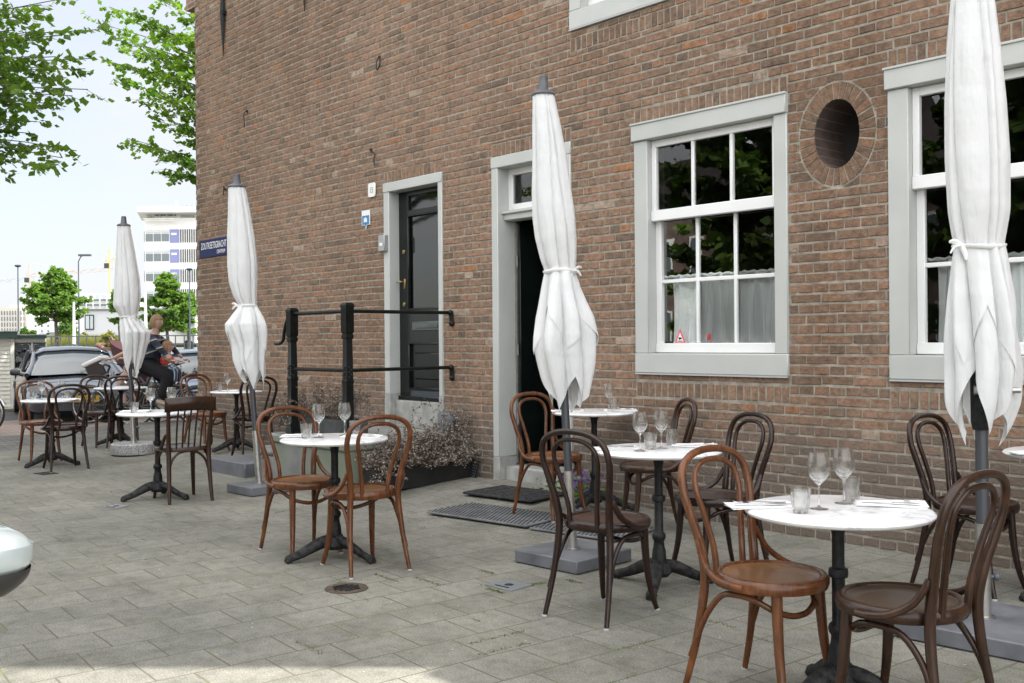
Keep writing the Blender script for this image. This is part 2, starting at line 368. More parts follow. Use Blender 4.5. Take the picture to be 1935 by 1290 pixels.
# ---------------------------------------------------------------- ground
def slabs(nt, b):
    v = coords(nt, (1, 1, 1), (0, 0, R(-86)))      # courses run away from the wall
    nzw = N(nt, 'ShaderNodeTexNoise', Scale=1.3, Detail=2); nt.links.new(v, nzw.inputs['Vector'])
    vm = N(nt, 'ShaderNodeVectorMath', _operation='MULTIPLY_ADD'); nt.links.new(nzw.outputs['Color'], vm.inputs[0]); vm.inputs[1].default_value = (.035, .035, 0); nt.links.new(v, vm.inputs[2])
    br = N(nt, 'ShaderNodeTexBrick', Scale=1, Mortar_Size=.0045, Mortar_Smooth=.25, Bias=0, Brick_Width=.305, Row_Height=.29)
    br.inputs['Color1'].default_value = (.0, .0, .0, 1); br.inputs['Color2'].default_value = (1, 1, 1, 1); br.inputs['Mortar'].default_value = (.5, .5, .5, 1)
    nt.links.new(vm.outputs[0], br.inputs['Vector'])
    vo = coords(nt)
    tile = ramp(nt, [(0, (.198, .192, .172)), (.5, (.212, .206, .186)), (1, (.230, .223, .202))], br.outputs['Color']).outputs[0]
    n1 = noisef(nt, vo, .55, 5); st = ramp(nt, [(.3, (.78, .79, .78)), (.7, (1.10, 1.09, 1.05))], n1).outputs[0]
    c = mixc(nt, 1, tile, st, 'MULTIPLY')
    n2 = noisef(nt, vo, 120, 4, .8); gr = ramp(nt, [(.30, (.50, .50, .50)), (.5, (.98, .98, .98)), (.70, (1.6, 1.6, 1.58))], n2).outputs[0]
    c = mixc(nt, 1, c, gr, 'MULTIPLY')
    n6 = noisef(nt, vo, 14, 6, .65); c = mixc(nt, 1, c, ramp(nt, [(.28, (.74, .74, .73)), (.5, (1, 1, 1)), (.72, (1.14, 1.14, 1.13))], n6).outputs[0], 'MULTIPLY')
    n7 = noisef(nt, vo, 2.6, 6, .6); c = mixc(nt, 1, c, ramp(nt, [(.36, (.80, .81, .79)), (.55, (1.03, 1.03, 1.02))], n7).outputs[0], 'MULTIPLY')
    mossm = ramp(nt, [(.50, (0, 0, 0)), (.60, (1, 1, 1))], noisef(nt, vo, 1.6, 6, .65)).outputs[0]
    joint = mixc(nt, mossm, (.115, .105, .085), (.135, .155, .060))
    c = mixc(nt, br.outputs['Fac'], c, joint)
    sp = N(nt, 'ShaderNodeTexVoronoi', Scale=9); nt.links.new(vo, sp.inputs['Vector'])
    spm = ramp(nt, [(.025, (1, 1, 1)), (.04, (0, 0, 0))], sp.outputs['Distance']).outputs[0]
    pk = ramp(nt, [(.55, (0, 0, 0)), (.6, (1, 1, 1))], noisef(nt, vo, 3, 2)).outputs[0]
    c = mixc(nt, mixc(nt, 1, spm, pk, 'MULTIPLY'), c, (.55, .54, .50))
    nt.links.new(c, b.inputs['Base Color'])
    h = N(nt, 'ShaderNodeMath', _operation='MULTIPLY_ADD'); nt.links.new(br.outputs['Fac'], h.inputs[0]); h.inputs[1].default_value = -1.0; nt.links.new(n2, h.inputs[2])
    bump(nt, b, h.outputs[0], .55, .004)
M['slabs'] = mat('paving_slabs', (.2, .2, .18), .9, spec=.2, build=slabs)
def clinker(c1, c2, cm, name, w=.2, hh=.065):
    def f(nt, b):
        v = coords(nt, (1, 1, 1), (0, 0, R(-82)))
        br = N(nt, 'ShaderNodeTexBrick', Scale=1, Mortar_Size=.006, Mortar_Smooth=.2, Brick_Width=w, Row_Height=hh)
        for k, c in (('Color1', c1), ('Color2', c2), ('Mortar', cm)): br.inputs[k].default_value = (*c, 1)
        nt.links.new(v, br.inputs['Vector']); vo = coords(nt)
        c = mixc(nt, 1, br.outputs['Color'], ramp(nt, [(.3, (.75, .75, .75)), (.7, (1.2, 1.2, 1.2))], noisef(nt, vo, 1.2, 6, .6)).outputs[0], 'MULTIPLY')
        nt.links.new(c, b.inputs['Base Color']); bump(nt, b, noisef(nt, vo, 60, 4), .5, .01)
    return mat(name, c1, .9, spec=.2, build=f)
M['clink_grey'] = clinker((.13, .125, .115), (.21, .20, .185), (.06, .06, .05), 'grey_clinkers')
M['clink_pink'] = clinker((.26, .195, .17), (.34, .27, .24), (.17, .15, .135), 'pink_clinkers')
M['asphalt'] = mat('asphalt', (.05, .05, .05), .9, build=noisy((.05, .05, .052), (.085, .083, .08), 1.5, 8, bs=.5, bd=.01, bscale=90))
M['earth'] = mat('quay_ground', (.2, .19, .17), .95, build=noisy((.09, .09, .08), (.17, .155, .12), .12, 8))

def struct(name, mb, m, smooth=False):
    o = obj(name, mb, m, None, smooth); o['kind'] = 'structure'; return o
mb = MB(); nx, ny = 60, 44
mb.grid(nx, ny, lambda u, v: (lambda x, y: (x, y, gz(x, y)))(-13.75 + 23.75 * u, -6 + 12.4 * v))
struct('pavement', mb, M['slabs'], True)
mb = MB(); mb.grid(12, 30, lambda u, v: (lambda x, y: (x, y, gz(x, y) - .004 if y < 6.5 else .08))(-15.9 + 2.15 * u - (.22 * (1 - u) * 0), -6 + 20 * v)); struct('clinker_path', mb, M['clink_grey'], True)
mb = MB(); mb.grid(2, 2, lambda u, v: (-19.2 + 3.3 * u, -8 + 40 * v, -.012)); struct('parking_strip', mb, M['clink_pink'])
mb = MB(); mb.add([cl(-1500, -1500, -.03), cl(-1500, 1500, -.03), cl(20.6, 1500, -.03), cl(20.6, -1500, -.03)], [(0, 1, 2, 3)]); struct('ground', mb, M['asphalt'])
# canal and far quay
def water(nt, b):
    v = coords(nt, (1, 1, 1)); bump(nt, b, noisef(nt, v, 1.6, 5, .6), .5, .08)
M['water'] = mat('canal_water', (.02, .032, .03), .06, build=water)
M['quaybrick'] = mat('quay_brick', (.12, .09, .08), .9, build=noisy((.08, .065, .06), (.17, .13, .11), 2, 6))
mb = MB(); mb.add([cl(20.6, -900, -.75), cl(20.6, 900, -.75), cl(56.5, 900, -.75), cl(56.5, -900, -.75)], [(0, 1, 2, 3)]); struct('canal_water', mb, M['water'])
mb = MB()
for d0, zt in ((20.6, .02), (56.2, .86)):
    a, b_ = cl(d0 - .15, -500), cl(d0 - .15, 500); c_, e_ = cl(d0 + .15, 500), cl(d0 + .15, -500)
    vs = [Vector((p.x, p.y, z)) for z in (-1.2, zt) for p in (a, b_, c_, e_)]; mb.add(vs, [(0, 1, 5, 4), (1, 2, 6, 5), (2, 3, 7, 6), (3, 0, 4, 7), (4, 5, 6, 7)])
struct('quay_wall', mb, M['quaybrick'])
mb = MB(); mb.add([cl(56.3, -1600, .84), cl(56.3, 1600, .84), cl(2000, 1600, .84), cl(2000, -1600, .84)], [(0, 1, 2, 3)]); struct('far_quay', mb, M['earth'])

# ---------------------------------------------------------------- the brick building
D = 6.0
def brickmat(nt, b):
    at = N(nt, 'ShaderNodeAttribute', _attribute_name='tint'); at.attribute_type = 'GEOMETRY'
    c = ramp(nt, [(0, (.165, .122, .094)), (.18, (.200, .142, .106)), (.42, (.246, .165, .119)), (.66, (.270, .174, .122)), (.86, (.298, .183, .124)), (.95, (.335, .170, .092)), (1, (.36, .28, .22))], at.outputs['Fac']).outputs[0]
    v = coords(nt); n = noisef(nt, v, 22, 6, .65)
    c = mixc(nt, 1, c, ramp(nt, [(.26, (.52, .51, .50)), (.5, (.98, .98, .98)), (.74, (1.42, 1.38, 1.32))], n).outputs[0], 'MULTIPLY')
    lg = ramp(nt, [(.35, (.86, .84, .82)), (.7, (1.14, 1.13, 1.13))], noisef(nt, v, .5, 4)).outputs[0]; c = mixc(nt, 1, c, lg, 'MULTIPLY')
    ef = ramp(nt, [(.64, (0, 0, 0)), (.74, (.75, .75, .75))], noisef(nt, v, 11, 7, .75)).outputs[0]; c = mixc(nt, ef, c, (.42, .37, .32))
    vs_ = coords(nt, (1, 1, .12)); stn = ramp(nt, [(.32, (.80, .78, .76)), (.52, (1, 1, 1)), (.75, (1.08, 1.07, 1.06))], noisef(nt, vs_, 2.3, 5, .6)).outputs[0]; c = mixc(nt, 1, c, stn, 'MULTIPLY')
    # splash dirt and old render near the ground
    sx = N(nt, 'ShaderNodeSeparateXYZ'); nt.links.new(v, sx.inputs[0])
    nlow = noisef(nt, v, 2.2, 5); ad = N(nt, 'ShaderNodeMath', _operation='MULTIPLY_ADD'); nt.links.new(nlow, ad.inputs[0]); ad.inputs[1].default_value = -.9; nt.links.new(sx.outputs['Z'], ad.inputs[2])
    low = ramp(nt, [(0, (.85, .85, .85)), (.45, (0, 0, 0))], ad.outputs[0]).outputs[0]; c = mixc(nt, low, c, (.155, .13, .112))
    nt.links.new(c, b.inputs['Base Color'])
    vv = coords(nt, (1, 1, 1)); h = noisef(nt, vv, 38, 8, .7); bump(nt, b, h, 1.0, .014)
M['brick'] = mat('hand_formed_brick', (.25, .15, .11), .92, spec=.2, build=brickmat)
M['mortar'] = mat('lime_mortar', (.36, .33, .28), .95, spec=.1, build=noisy((.22, .20, .165), (.375, .34, .285), 14, 7, bs=.6, bd=.006, bscale=90))
def plainbrick(nt, b):
    v = coords(nt, (1, 1, 1), (R(90), 0, 0)); br = N(nt, 'ShaderNodeTexBrick', Scale=1, Mortar_Size=.005, Brick_Width=.228, Row_Height=.068)
    for k, c in (('Color1', (.17, .10, .08)), ('Color2', (.30, .17, .13)), ('Mortar', (.36, .33, .28))): br.inputs[k].default_value = (*c, 1)
    nt.links.new(v, br.inputs['Vector']); nt.links.new(br.outputs['Color'], b.inputs['Base Color'])
M['plainbrick'] = mat('brickwork', (.25, .15, .11), .92, build=plainbrick)

CX, CR = -12.9, .5
def wmap(s, z, off):           # off > 0 goes into the wall
    if s >= CX: return (s, D + off, z)
    a = (CX - s) / CR
    if a < math.pi / 2: return (CX - (CR - off) * math.sin(a), D + CR - (CR - off) * math.cos(a), z)
    return (CX - CR + off, D + CR + (CX - CR * math.pi / 2 - s), z)
WIN1 = (-5.225, -3.86, 1.078, 3.0); WIN2 = (-3.137, -1.772, 1.075, 3.01); DOOR1 = (-8.61, -7.645, .46, 2.95); DOOR2 = (-6.92, -5.92, 0.0, 2.98); UPW = (-5.918, -4.553, 3.898, 5.75)
OPEN = [WIN1, WIN2, DOOR1, DOOR2, UPW]
EC = (-3.495, 2.665); EI = (.162, .225); EO = (.279, .343)
rowl = []
for (a, b_, c_, d_) in (WIN1, WIN2, UPW): rowl += [(a, b_, d_ + .004, d_ + .118), (a, b_, c_ - .182, c_ - .068)]
rowl += [(DOOR1[0], DOOR1[1], DOOR1[3] + .004, DOOR1[3] + .118), (DOOR2[0], DOOR2[1], DOOR2[3] + .004, DOOR2[3] + .118)]
BV, BF, BT = [], [], []
br_ = random.Random(3)
def tint():
    r = br_.random()
    if r < .10: return br_.uniform(.05, .24)
    if r < .955: return br_.uniform(.30, .82)
    if r < .985: return br_.uniform(.86, .95)
    return 1.0
def brickpoly(q, t, inset=.0045, proud=0):
    """q: four (s, z) corners, counter-clockwise seen from outside"""
    cs = sum(p[0] for p in q) / 4; cz = sum(p[1] for p in q) / 4
    w = max(abs(q[0][0] - q[2][0]), .001); h = max(abs(q[0][1] - q[2][1]), .001)
    n0 = len(BV); o = proud + br_.uniform(-.0028, .0022); tx, tz = br_.uniform(-.0012, .0012), br_.uniform(-.0012, .0012)
    jit = [(br_.uniform(-.002, .002), br_.uniform(-.003, .003)) for _ in q]
    for (s, z), (a, c) in zip(q, jit): BV.append(wmap(s + a * .5, z + c * .5, .007))
    for i, ((s, z), (a, c)) in enumerate(zip(q, jit)):
        ds, dz = (cs - s), (cz - z); ks = min(.45, inset / max(abs(ds), 1e-4)); kz = min(.45, inset / max(abs(dz), 1e-4))
        BV.append(wmap(s + ds * ks + a, z + dz * kz + c, o + tx * (1 if ds > 0 else -1) + tz * (1 if dz > 0 else -1)))
    BF.append((n0 + 4, n0 + 5, n0 + 6, n0 + 7))
    for i in range(4): j = (i + 1) % 4; BF.append((n0 + i, n0 + j, n0 + 4 + j, n0 + 4 + i))
    BT.extend([t] * 8)
def subtract(r, o):
    x0, x1, z0, z1 = r; a, b_, c_, d_ = o
    if x1 <= a or x0 >= b_ or z1 <= c_ or z0 >= d_: return [r]
    out = []
    if x0 < a: out.append((x0, a - .004, z0, z1))
    if x1 > b_: out.append((b_ + .004, x1, z0, z1))
    m0, m1 = max(x0, a), min(x1, b_)
    if z0 < c_: out.append((m0, m1, z0, c_ - .003))
    if z1 > d_: out.append((m0, m1, d_ + .003, z1))
    return out
P, LS = .068, .228
SMIN = CX - CR * math.pi / 2 - .9
ci = -2; ztop = 9.5
while ci * P < ztop:
    z0 = ci * P + .005; z1 = (ci + 1) * P - .005; head = ci % 2 == 0
    L = LS / 2 if head else LS; off = (.057 if head else (0 if ci % 4 == 1 else LS / 2)); s = SMIN - 1 + off
    smax = -.04 if z1 > 5.6 else 5.0
    while s < smax:
        j = br_.uniform(-.003, .003) * (1 if not head else .6); nxt = s + L
        r = [(max(s + .003 + j, SMIN), min(nxt - .003 + j * .5, smax), z0 + br_.uniform(-.0005, .0015), z1 - br_.uniform(-.0005, .0018))]
        if r[0][1] - r[0][0] > .02 and (r[0][0] > CX + .3 or r[0][0] > SMIN - .01):
            if z0 < 6.0 and r[0][1] > -9:
                for o in OPEN + rowl:
                    r = [q for p in r for q in subtract(p, o)]
            t = tint()
            for (a, b_, c_, d_) in r:
                if b_ - a < .012 or d_ - c_ < .012: continue
                ex = (a < EC[0] + EO[0] + .006 and b_ > EC[0] - EO[0] - .006 and c_ < EC[1] + EO[1] + .006 and d_ > EC[1] - EO[1] - .006)
                if ex:
                    n = max(1, int((b_ - a) / .008)); w = (b_ - a) / n
                    for k in range(n):
                        xa = a + k * w; xm = xa + w / 2; u = (xm - EC[0]) / (EO[0] + .006)
                        if abs(u) >= 1: segs = [(c_, d_)]
                        else:
                            e = (EO[1] + .006) * math.sqrt(1 - u * u); lo, hi = EC[1] - e, EC[1] + e
                            segs = [(c_, min(d_, lo)), (max(c_, hi), d_)]
                        for (p, q_) in segs:
                            if q_ - p > .003:
                                n0 = len(BV); BV.extend([wmap(xa, p, 0), wmap(xa + w, p, 0), wmap(xa + w, q_, 0), wmap(xa, q_, 0)]); BF.append((n0, n0 + 1, n0 + 2, n0 + 3)); BT.extend([t] * 4)
                else: brickpoly([(a, c_), (b_, c_), (b_, d_), (a, d_)], t)
        s = nxt
    ci += 1
for (a, b_, c_, d_) in rowl:
    n = round((b_ - a) / .0622); w = (b_ - a) / n
    for k in range(n):
        brickpoly([(a + k * w + .0045, c_ + .003), (a + (k + 1) * w - .0045, c_ + .003), (a + (k + 1) * w - .0045, d_ - .004), (a + k * w + .0045, d_ - .004)], tint() * .8)
NR = 30
for k in range(NR):
    a0 = 2 * math.pi * (k + .07) / NR; a1 = 2 * math.pi * (k + .93) / NR
    P_ = lambda e, a: (EC[0] + e[0] * math.cos(a), EC[1] + e[1] * math.sin(a))
    eo = (EO[0] - .006, EO[1] - .006)
    brickpoly([P_(EI, a0), P_(eo, a0), P_(eo, a1), P_(EI, a1)], .25 + .6 * br_.random(), .003)
me = bpy.data.meshes.new('bricks'); me.from_pydata(BV, [], BF); at = me.attributes.new('tint', 'FLOAT', 'POINT'); at.data.foreach_set('value', BT); me.materials.append(M['brick']); me.update()
bld = thing('brick_building', 'tall brown brick building with grey window frames and an oval hole in its wall', 'building', (0, 0, 0))
fb = bpy.data.objects.new('brick_face', me); col.objects.link(fb); fb.parent = bld
# mortar backing with the same holes
mb = MB()
er = (EC[0] - EO[0], EC[0] + EO[0], EC[1] - EO[1], EC[1] + EO[1])
xs = sorted({CX, -.04, 5.0, er[0], er[1]} | {v for o in OPEN for v in o[:2]}); zs = sorted({-.2, 5.65, 9.5, er[2], er[3]} | {v for o in OPEN for v in o[2:]})
for i in range(len(xs) - 1):
    for j in range(len(zs) - 1):
        xm, zm = (xs[i] + xs[i + 1]) / 2, (zs[j] + zs[j + 1]) / 2
        if xm > -.04 and zm > 5.65: continue
        if any(o[0] < xm < o[1] and o[2] < zm < o[3] for o in OPEN + [er]): continue
        mb.add([(xs[i], D + .0045, zs[j]), (xs[i + 1], D + .0045, zs[j]), (xs[i + 1], D + .0045, zs[j + 1]), (xs[i], D + .0045, zs[j + 1])], [(0, 1, 2, 3)])
K = 64
ring = []; outer = []
for k in range(K):
    a = 2 * math.pi * k / K; ring.append((EC[0] + EI[0] * math.cos(a), D + .0045, EC[1] + EI[1] * math.sin(a)))
    t = min(EO[0] / max(abs(math.cos(a)), 1e-6), EO[1] / max(abs(math.sin(a)), 1e-6)); outer.append((EC[0] + t * math.cos(a), D + .0045, EC[1] + t * math.sin(a)))
mb.add(ring + outer, [(k, (k + 1) % K, K + (k + 1) % K, K + k) for k in range(K)])
for qx, qz in ((1, 1), (-1, 1), (-1, -1), (1, -1)):      # corners the ray fan cuts off
    c_ = (EC[0] + qx * EO[0], D + .0045, EC[1] + qz * EO[1]); near = sorted(outer, key=lambda p: (p[0] - c_[0]) ** 2 + (p[2] - c_[2]) ** 2)[:4]
    vx = [p for p in near if abs(abs(p[0] - EC[0]) - EO[0]) < 1e-6]; vz = [p for p in near if abs(abs(p[2] - EC[1]) - EO[1]) < 1e-6]
    if vx and vz: mb.add([c_, vx[0], vz[0]], [(0, 1, 2)])
n = 10
mb.grid(n + 4, 1, lambda u, v: wmap(CX - u * (CR * math.pi / 2 + 1.0), -.2 + v * 9.7, .0045))
obj('mortar_face', mb, M['mortar'], bld, False)
# reveals, oval tunnel
mb = MB()
for (a, b_, c_, d_) in OPEN:
    y0, y1 = D + .0045, D + .36
    mb.add([(a, y0, c_), (a, y1, c_), (a, y1, d_), (a, y0, d_), (b_, y0, c_), (b_, y1, c_), (b_, y1, d_), (b_, y0, d_)], [(0, 1, 2, 3), (4, 5, 6, 7), (3, 2, 6, 7), (0, 1, 5, 4)])
obj('reveals', mb, M['mortar'], bld, False)
mb = MB()
K = 72
mb.add([(EC[0] + EI[0] * math.cos(2 * math.pi * k / K), y, EC[1] + EI[1] * math.sin(2 * math.pi * k / K)) for y in (D + .004, D + .36) for k in range(K)], [(k, (k + 1) % K, K + (k + 1) % K, K + k) for k in range(K)])
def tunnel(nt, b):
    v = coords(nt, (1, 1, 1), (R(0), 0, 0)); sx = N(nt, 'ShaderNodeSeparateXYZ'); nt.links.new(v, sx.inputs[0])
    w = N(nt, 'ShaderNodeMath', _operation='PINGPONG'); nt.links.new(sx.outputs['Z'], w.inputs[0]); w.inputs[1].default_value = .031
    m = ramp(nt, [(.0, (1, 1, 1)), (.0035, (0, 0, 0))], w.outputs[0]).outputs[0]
    c = mixc(nt, m, ramp(nt, [(.3, (.06, .045, .04)), (.7, (.12, .08, .065))], noisef(nt, v, 9, 5)).outputs[0], (.20, .175, .15)); nt.links.new(c, b.inputs['Base Color'])  # brick and mortar colours darkened to carry the shade inside the oval
M['tunnel'] = mat('shade_darkened_brick', (.15, .1, .08), .95, build=tunnel)
ot = obj('oval_opening', mb, M['tunnel'], bld, True)
mb = MB(); mb.bx(EC[0] - .35, EC[0] + .35, D + .36, D + .40, EC[1] - .4, EC[1] + .4); obj('dark_backing', mb, M['room'], ot)  # added dark sheet standing in for the unlit depth of the opening
# bodies of the building behind the facade
mb = MB()
mb.bx(-13.38, -.04, D + 4.6, 16, -.2, 9.5); mb.bx(-13.38, -.06, D + .05, D + 4.6, 5.9, 9.48); mb.bx(-13.3, -7.7, D + .4, D + 4.59, -.2, 5.89)
mb.bx(-.039, 6, D + .36, 12, -.2, 5.6); mb.bx(-.06, -.04, D + .0, D + 5, 5.64, 9.48)
obj('rear_walls', mb, M['plainbrick'], bld, False)
mb = MB(); mb.bx(-13.5, .0, D - .06, 16.1, 9.5, 9.62); mb.bx(.0, 6.1, D - .05, 12.1, 5.62, 5.72); obj('roof', mb, M['asphalt'], bld, False)
# the dim rooms behind the openings
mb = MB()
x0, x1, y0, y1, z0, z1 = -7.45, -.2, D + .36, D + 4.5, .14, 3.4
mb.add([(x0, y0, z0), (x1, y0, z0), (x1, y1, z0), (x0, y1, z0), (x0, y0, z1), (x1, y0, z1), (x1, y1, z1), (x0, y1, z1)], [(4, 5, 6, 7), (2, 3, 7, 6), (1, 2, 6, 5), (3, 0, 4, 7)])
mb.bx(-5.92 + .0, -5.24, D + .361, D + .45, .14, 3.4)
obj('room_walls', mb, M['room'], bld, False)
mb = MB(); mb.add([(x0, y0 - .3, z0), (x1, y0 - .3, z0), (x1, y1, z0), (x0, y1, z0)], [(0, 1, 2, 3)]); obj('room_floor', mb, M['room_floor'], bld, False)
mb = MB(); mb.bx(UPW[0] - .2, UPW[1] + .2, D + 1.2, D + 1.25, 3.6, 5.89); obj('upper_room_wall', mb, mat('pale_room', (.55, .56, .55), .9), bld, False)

def sash_window(x0, x1, z0, z1, uy=.0, stickers=False, curtain=True, lower_only=False):
    w = thing('window', None, None); w.parent = bld
    W = x1 - x0; k = W / 1.365; hz = z1 - z0
    jl, jr = .135, .105; yo = D - .012
    mb = MB()
    mb.bx(x0, x0 + jl, yo, D + .13, z0 + .15, z1 - .135, .006); mb.bx(x1 - jr, x1, yo, D + .13, z0 + .15, z1 - .135, .006)
    mb.bx(x0 - .012, x1 + .004, yo - .022, D + .13, z1 - .135, z1 - .001, .006); mb.bx(x0 - .016, x1 + .006, yo - .032, D + .02, z1 - .012, z1 + .004, .003)
    mb.bx(x0, x1, yo - .004, D + .13, z0, z0 + .15, .006)
    fr = obj('frame', mb, M['frame_grey'], w)
    mb = MB(); mb.bx(x0 + .005, x1 - .005, yo - .01, D + .02, z0 - .012, z0 - .001); obj('lead_strip', mb, M['glide'], w)
    # sashes
    gx0, gx1 = x0 + jl, x1 - jr
    zb = z0 + .152; zm = zb + (z1 - .137 - zb) * .625; zt = z1 - .137
    def sash(a, b_, c_, d_, y, bot, top, side, rows, name):
        mb = MB(); yy0, yy1 = y, y + .04
        mb.bx(a, a + side, yy0, yy1, c_, d_, .004); mb.bx(b_ - side, b_, yy0, yy1, c_, d_, .004)
        mb.bx(a + side, b_ - side, yy0 + .001, yy1, d_ - top, d_ - .001, .004); mb.bx(a - .0, b_, yy0 - .012, yy1, c_ + .001, c_ + bot, .006)
        gw = (b_ - a - 2 * side); gh = (d_ - top - c_ - bot)
        for i in (1, 2): xx = a + side + gw * i / 3; mb.bx(xx - .014, xx + .014, yy0 + .004, yy1 - .004, c_ + bot, d_ - top, .005)
        for i in range(1, rows): zz = c_ + bot + gh * i / rows; mb.bx(a + side, b_ - side, yy0 + .007, yy1 - .007, zz - .015, zz + .015, .005)
        s = obj(name, mb, M['frame_white'], w)
        for i in range(3):
            for r in range(rows):
                g = MB(); xa = a + side + gw * i / 3 + .012; xb = a + side + gw * (i + 1) / 3 - .012; za = c_ + bot + gh * r / rows + .012; zb_ = c_ + bot + gh * (r + 1) / rows - .012
                t = br_.uniform(-.0012, .0012); t2 = br_.uniform(-.0012, .0012)
                g.add([(xa, y + .02 + t, za), (xb, y + .02 - t, za), (xb, y + .02 - t + t2, zb_), (xa, y + .02 + t + t2, zb_)], [(0, 1, 2, 3)]); obj('pane', g, M['pane'], s, False)
        return s
    sash(gx0, gx1, zb, zm + .03, D + .085, .075, .03, .052, 2, 'lower_sash')
    sash(gx0, gx1, zm - .012, zt, D + .04, .085, .055, .045, 1, 'upper_sash')
    if curtain:
        mb = MB(); zc = zb + .07 + (zm - zb - .07) * .53
        mb.grid(90, 6, lambda u, v: (gx0 + .10 + (gx1 - gx0 - .13) * u, D + .15 + .022 * math.sin(u * 46 + 1.2 * math.sin(v * 3 + u * 9)) + .012 * math.sin(u * 101 + x0), zb + .01 + (zc - zb) * v))
        obj('curtain', mb, M['curtain'], w); mb = MB(); mb.tube([(gx0, D + .15, zc + .005), (gx1, D + .15, zc + .005)], .007); mb.tube([(gx0 + .02 + (gx1 - gx0 - .04) * i / 40, D + .137, zc + .012 + .006 * math.sin(i * 2.3)) for i in range(41)], .009, 6); obj('curtain_rod', mb, M['curtain'], w)
    return w
w1 = sash_window(*WIN1); w2 = sash_window(*WIN2); w3 = sash_window(*UPW, curtain=False)
w1['label'] = 'window left of the oval hole'; w2['label'] = 'window right of the oval hole'; w3['label'] = 'upper window cut by the top edge'
# stickers on the first window
M['pink'] = mat('pink_sticker', (.75, .10, .16), .4); M['redst'] = mat('red_sticker', (.45, .03, .04), .4)
def text(name, body, size, m, parent, M4, depth=.0006, cx='LEFT', sx=1.0):
    c = bpy.data.curves.new(name, 'FONT'); c.body = body; c.size = size; c.extrude = depth; c.align_x = cx; c.resolution_u = 3
    o = bpy.data.objects.new(name + '_c', c); col.objects.link(o); bpy.context.view_layer.update()
    me = bpy.data.meshes.new_from_object(o.evaluated_get(bpy.context.evaluated_depsgraph_get())); bpy.data.objects.remove(o)
    me.transform(M4 @ Matrix.Diagonal((sx, 1, 1, 1))); me.materials.clear(); me.materials.append(m)
    t = bpy.data.objects.new(name, me); col.objects.link(t); t.parent = parent; return t
def wallM(x, y, z): return Matrix.Translation((x, y, z)) @ Matrix.Rotation(R(90), 4, 'X')
st = thing('camera_sticker', 'pink and white triangular camera sticker in the lower left pane of the window', 'sticker', (-4.868, D + .096, 1.30))
yy = 0
mb = MB(); mb.add([(-.052, 0, 0), (.052, 0, 0), (0, 0, .115), (-.052, .002, 0), (.052, .002, 0), (0, .002, .115)], [(0, 1, 2), (3, 5, 4), (0, 3, 4, 1), (1, 4, 5, 2), (2, 5, 3, 0)]); obj('triangle', mb, M['pink'], st, False)
mb = MB(); mb.add([(-.034, -.0015, .012), (.034, -.0015, .012), (0, -.0015, .086), (-.034, -.0005, .012), (.034, -.0005, .012), (0, -.0005, .086)], [(0, 1, 2), (3, 5, 4), (0, 3, 4, 1), (1, 4, 5, 2), (2, 5, 3, 0)]); obj('field', mb, M['white_enamel'], st, False)
mb = MB(); mb.bx(-.012, .010, -.003, -.0016, .034, .048); mb.bx(.010, .017, -.003, -.0016, .037, .045); mb.bx(-.006, -.002, -.003, -.0016, .024, .034); obj('pictogram', mb, M['iron'], st, False)
text('lettering', 'CAMERA', .015, M['iron'], st, wallM(0, -.002, .0135), cx='CENTER')
st = thing('red_sticker', 'small square dark red sticker low in the middle pane of the window', 'sticker', (-4.60, D + .096, 1.325))
mb = MB(); mb.bx(-.016, .016, 0, .0015, 0, .046); obj('sticker_face', mb, M['redst'], st, False)
mb = MB(); mb.bx(-.009, .009, -.002, -.0004, .028, .031); mb.bx(-.006, .006, -.002, -.0004, .012, .022); obj('mark', mb, M['dry'], st, False)

# black front door with its frame and stone sill
dr = thing('front_door', None, None); dr.parent = bld; dr['label'] = 'closed black door above the stone stoop'
x0, x1 = DOOR1[0], DOOR1[1]
mb = MB(); yo = D - .012
mb.bx(x0, x0 + .095, yo, D + .17, .80, 2.86, .006); mb.bx(x1 - .062, x1, yo, D + .17, .80, 2.86, .006); mb.bx(x0 - .004, x1 + .004, yo - .006, D + .17, 2.855, 2.95, .006)
obj('frame', mb, M['frame_grey'], dr)
mb = MB(); mb.bx(x0, x0 + .095, yo - .004, D + .17, .46, .80, .005); mb.bx(x1 - .062, x1, yo - .004, D + .17, .46, .80, .005); mb.bx(x0 + .095, x1 - .062, D + .05, D + .35, .46, .735, .008); obj('stone_sill', mb, M['stone_sill'], dr)
yd = D + .115; a, b_ = x0 + .095, x1 - .062; lw = b_ - a
mb = MB()
gx0, gx1 = a + .165, b_ - .03
mb.bx(a, gx0, yd, yd + .05, .74, 2.855); mb.bx(gx1, b_, yd, yd + .05, .74, 2.855)
for (c_, d_) in ((.74, .86), (1.31, 1.66), (2.60, 2.66), (2.81, 2.855)): mb.bx(gx0, gx1, yd + .001, yd + .05, c_, d_)
mb.bx(gx0, gx1, yd + .02, yd + .045, .86, 1.31)
mb.bx(gx0 + .07, gx1 - .06, yd + .004, yd + .03, .95, 1.22, .012)
def mould(mb, x0, x1, z0, z1, y, t=.018):
    for q in ((x0, x1, z0, z0 + t), (x0, x1, z1 - t, z1), (x0, x0 + t, z0 + t, z1 - t), (x1 - t, x1, z0 + t, z1 - t)): mb.bx(q[0], q[1], y - .014, y + .012, q[2], q[3], .006)
mould(mb, gx0 - .01, gx1 + .008, .85, 1.32, yd); mould(mb, gx0 - .01, gx1 + .008, 1.65, 2.61, yd)
mb.bx(a, b_, yd - .03, yd + .03, .738, .78, .006)
leaf = obj('door_leaf', mb, M['door_green'], dr)
mb = MB(); mb.bx(gx0 + .004, gx1 - .004, yd + .02, yd + .03, 1.66, 2.60); obj('glass_panel', mb, M['ribbed'], leaf)
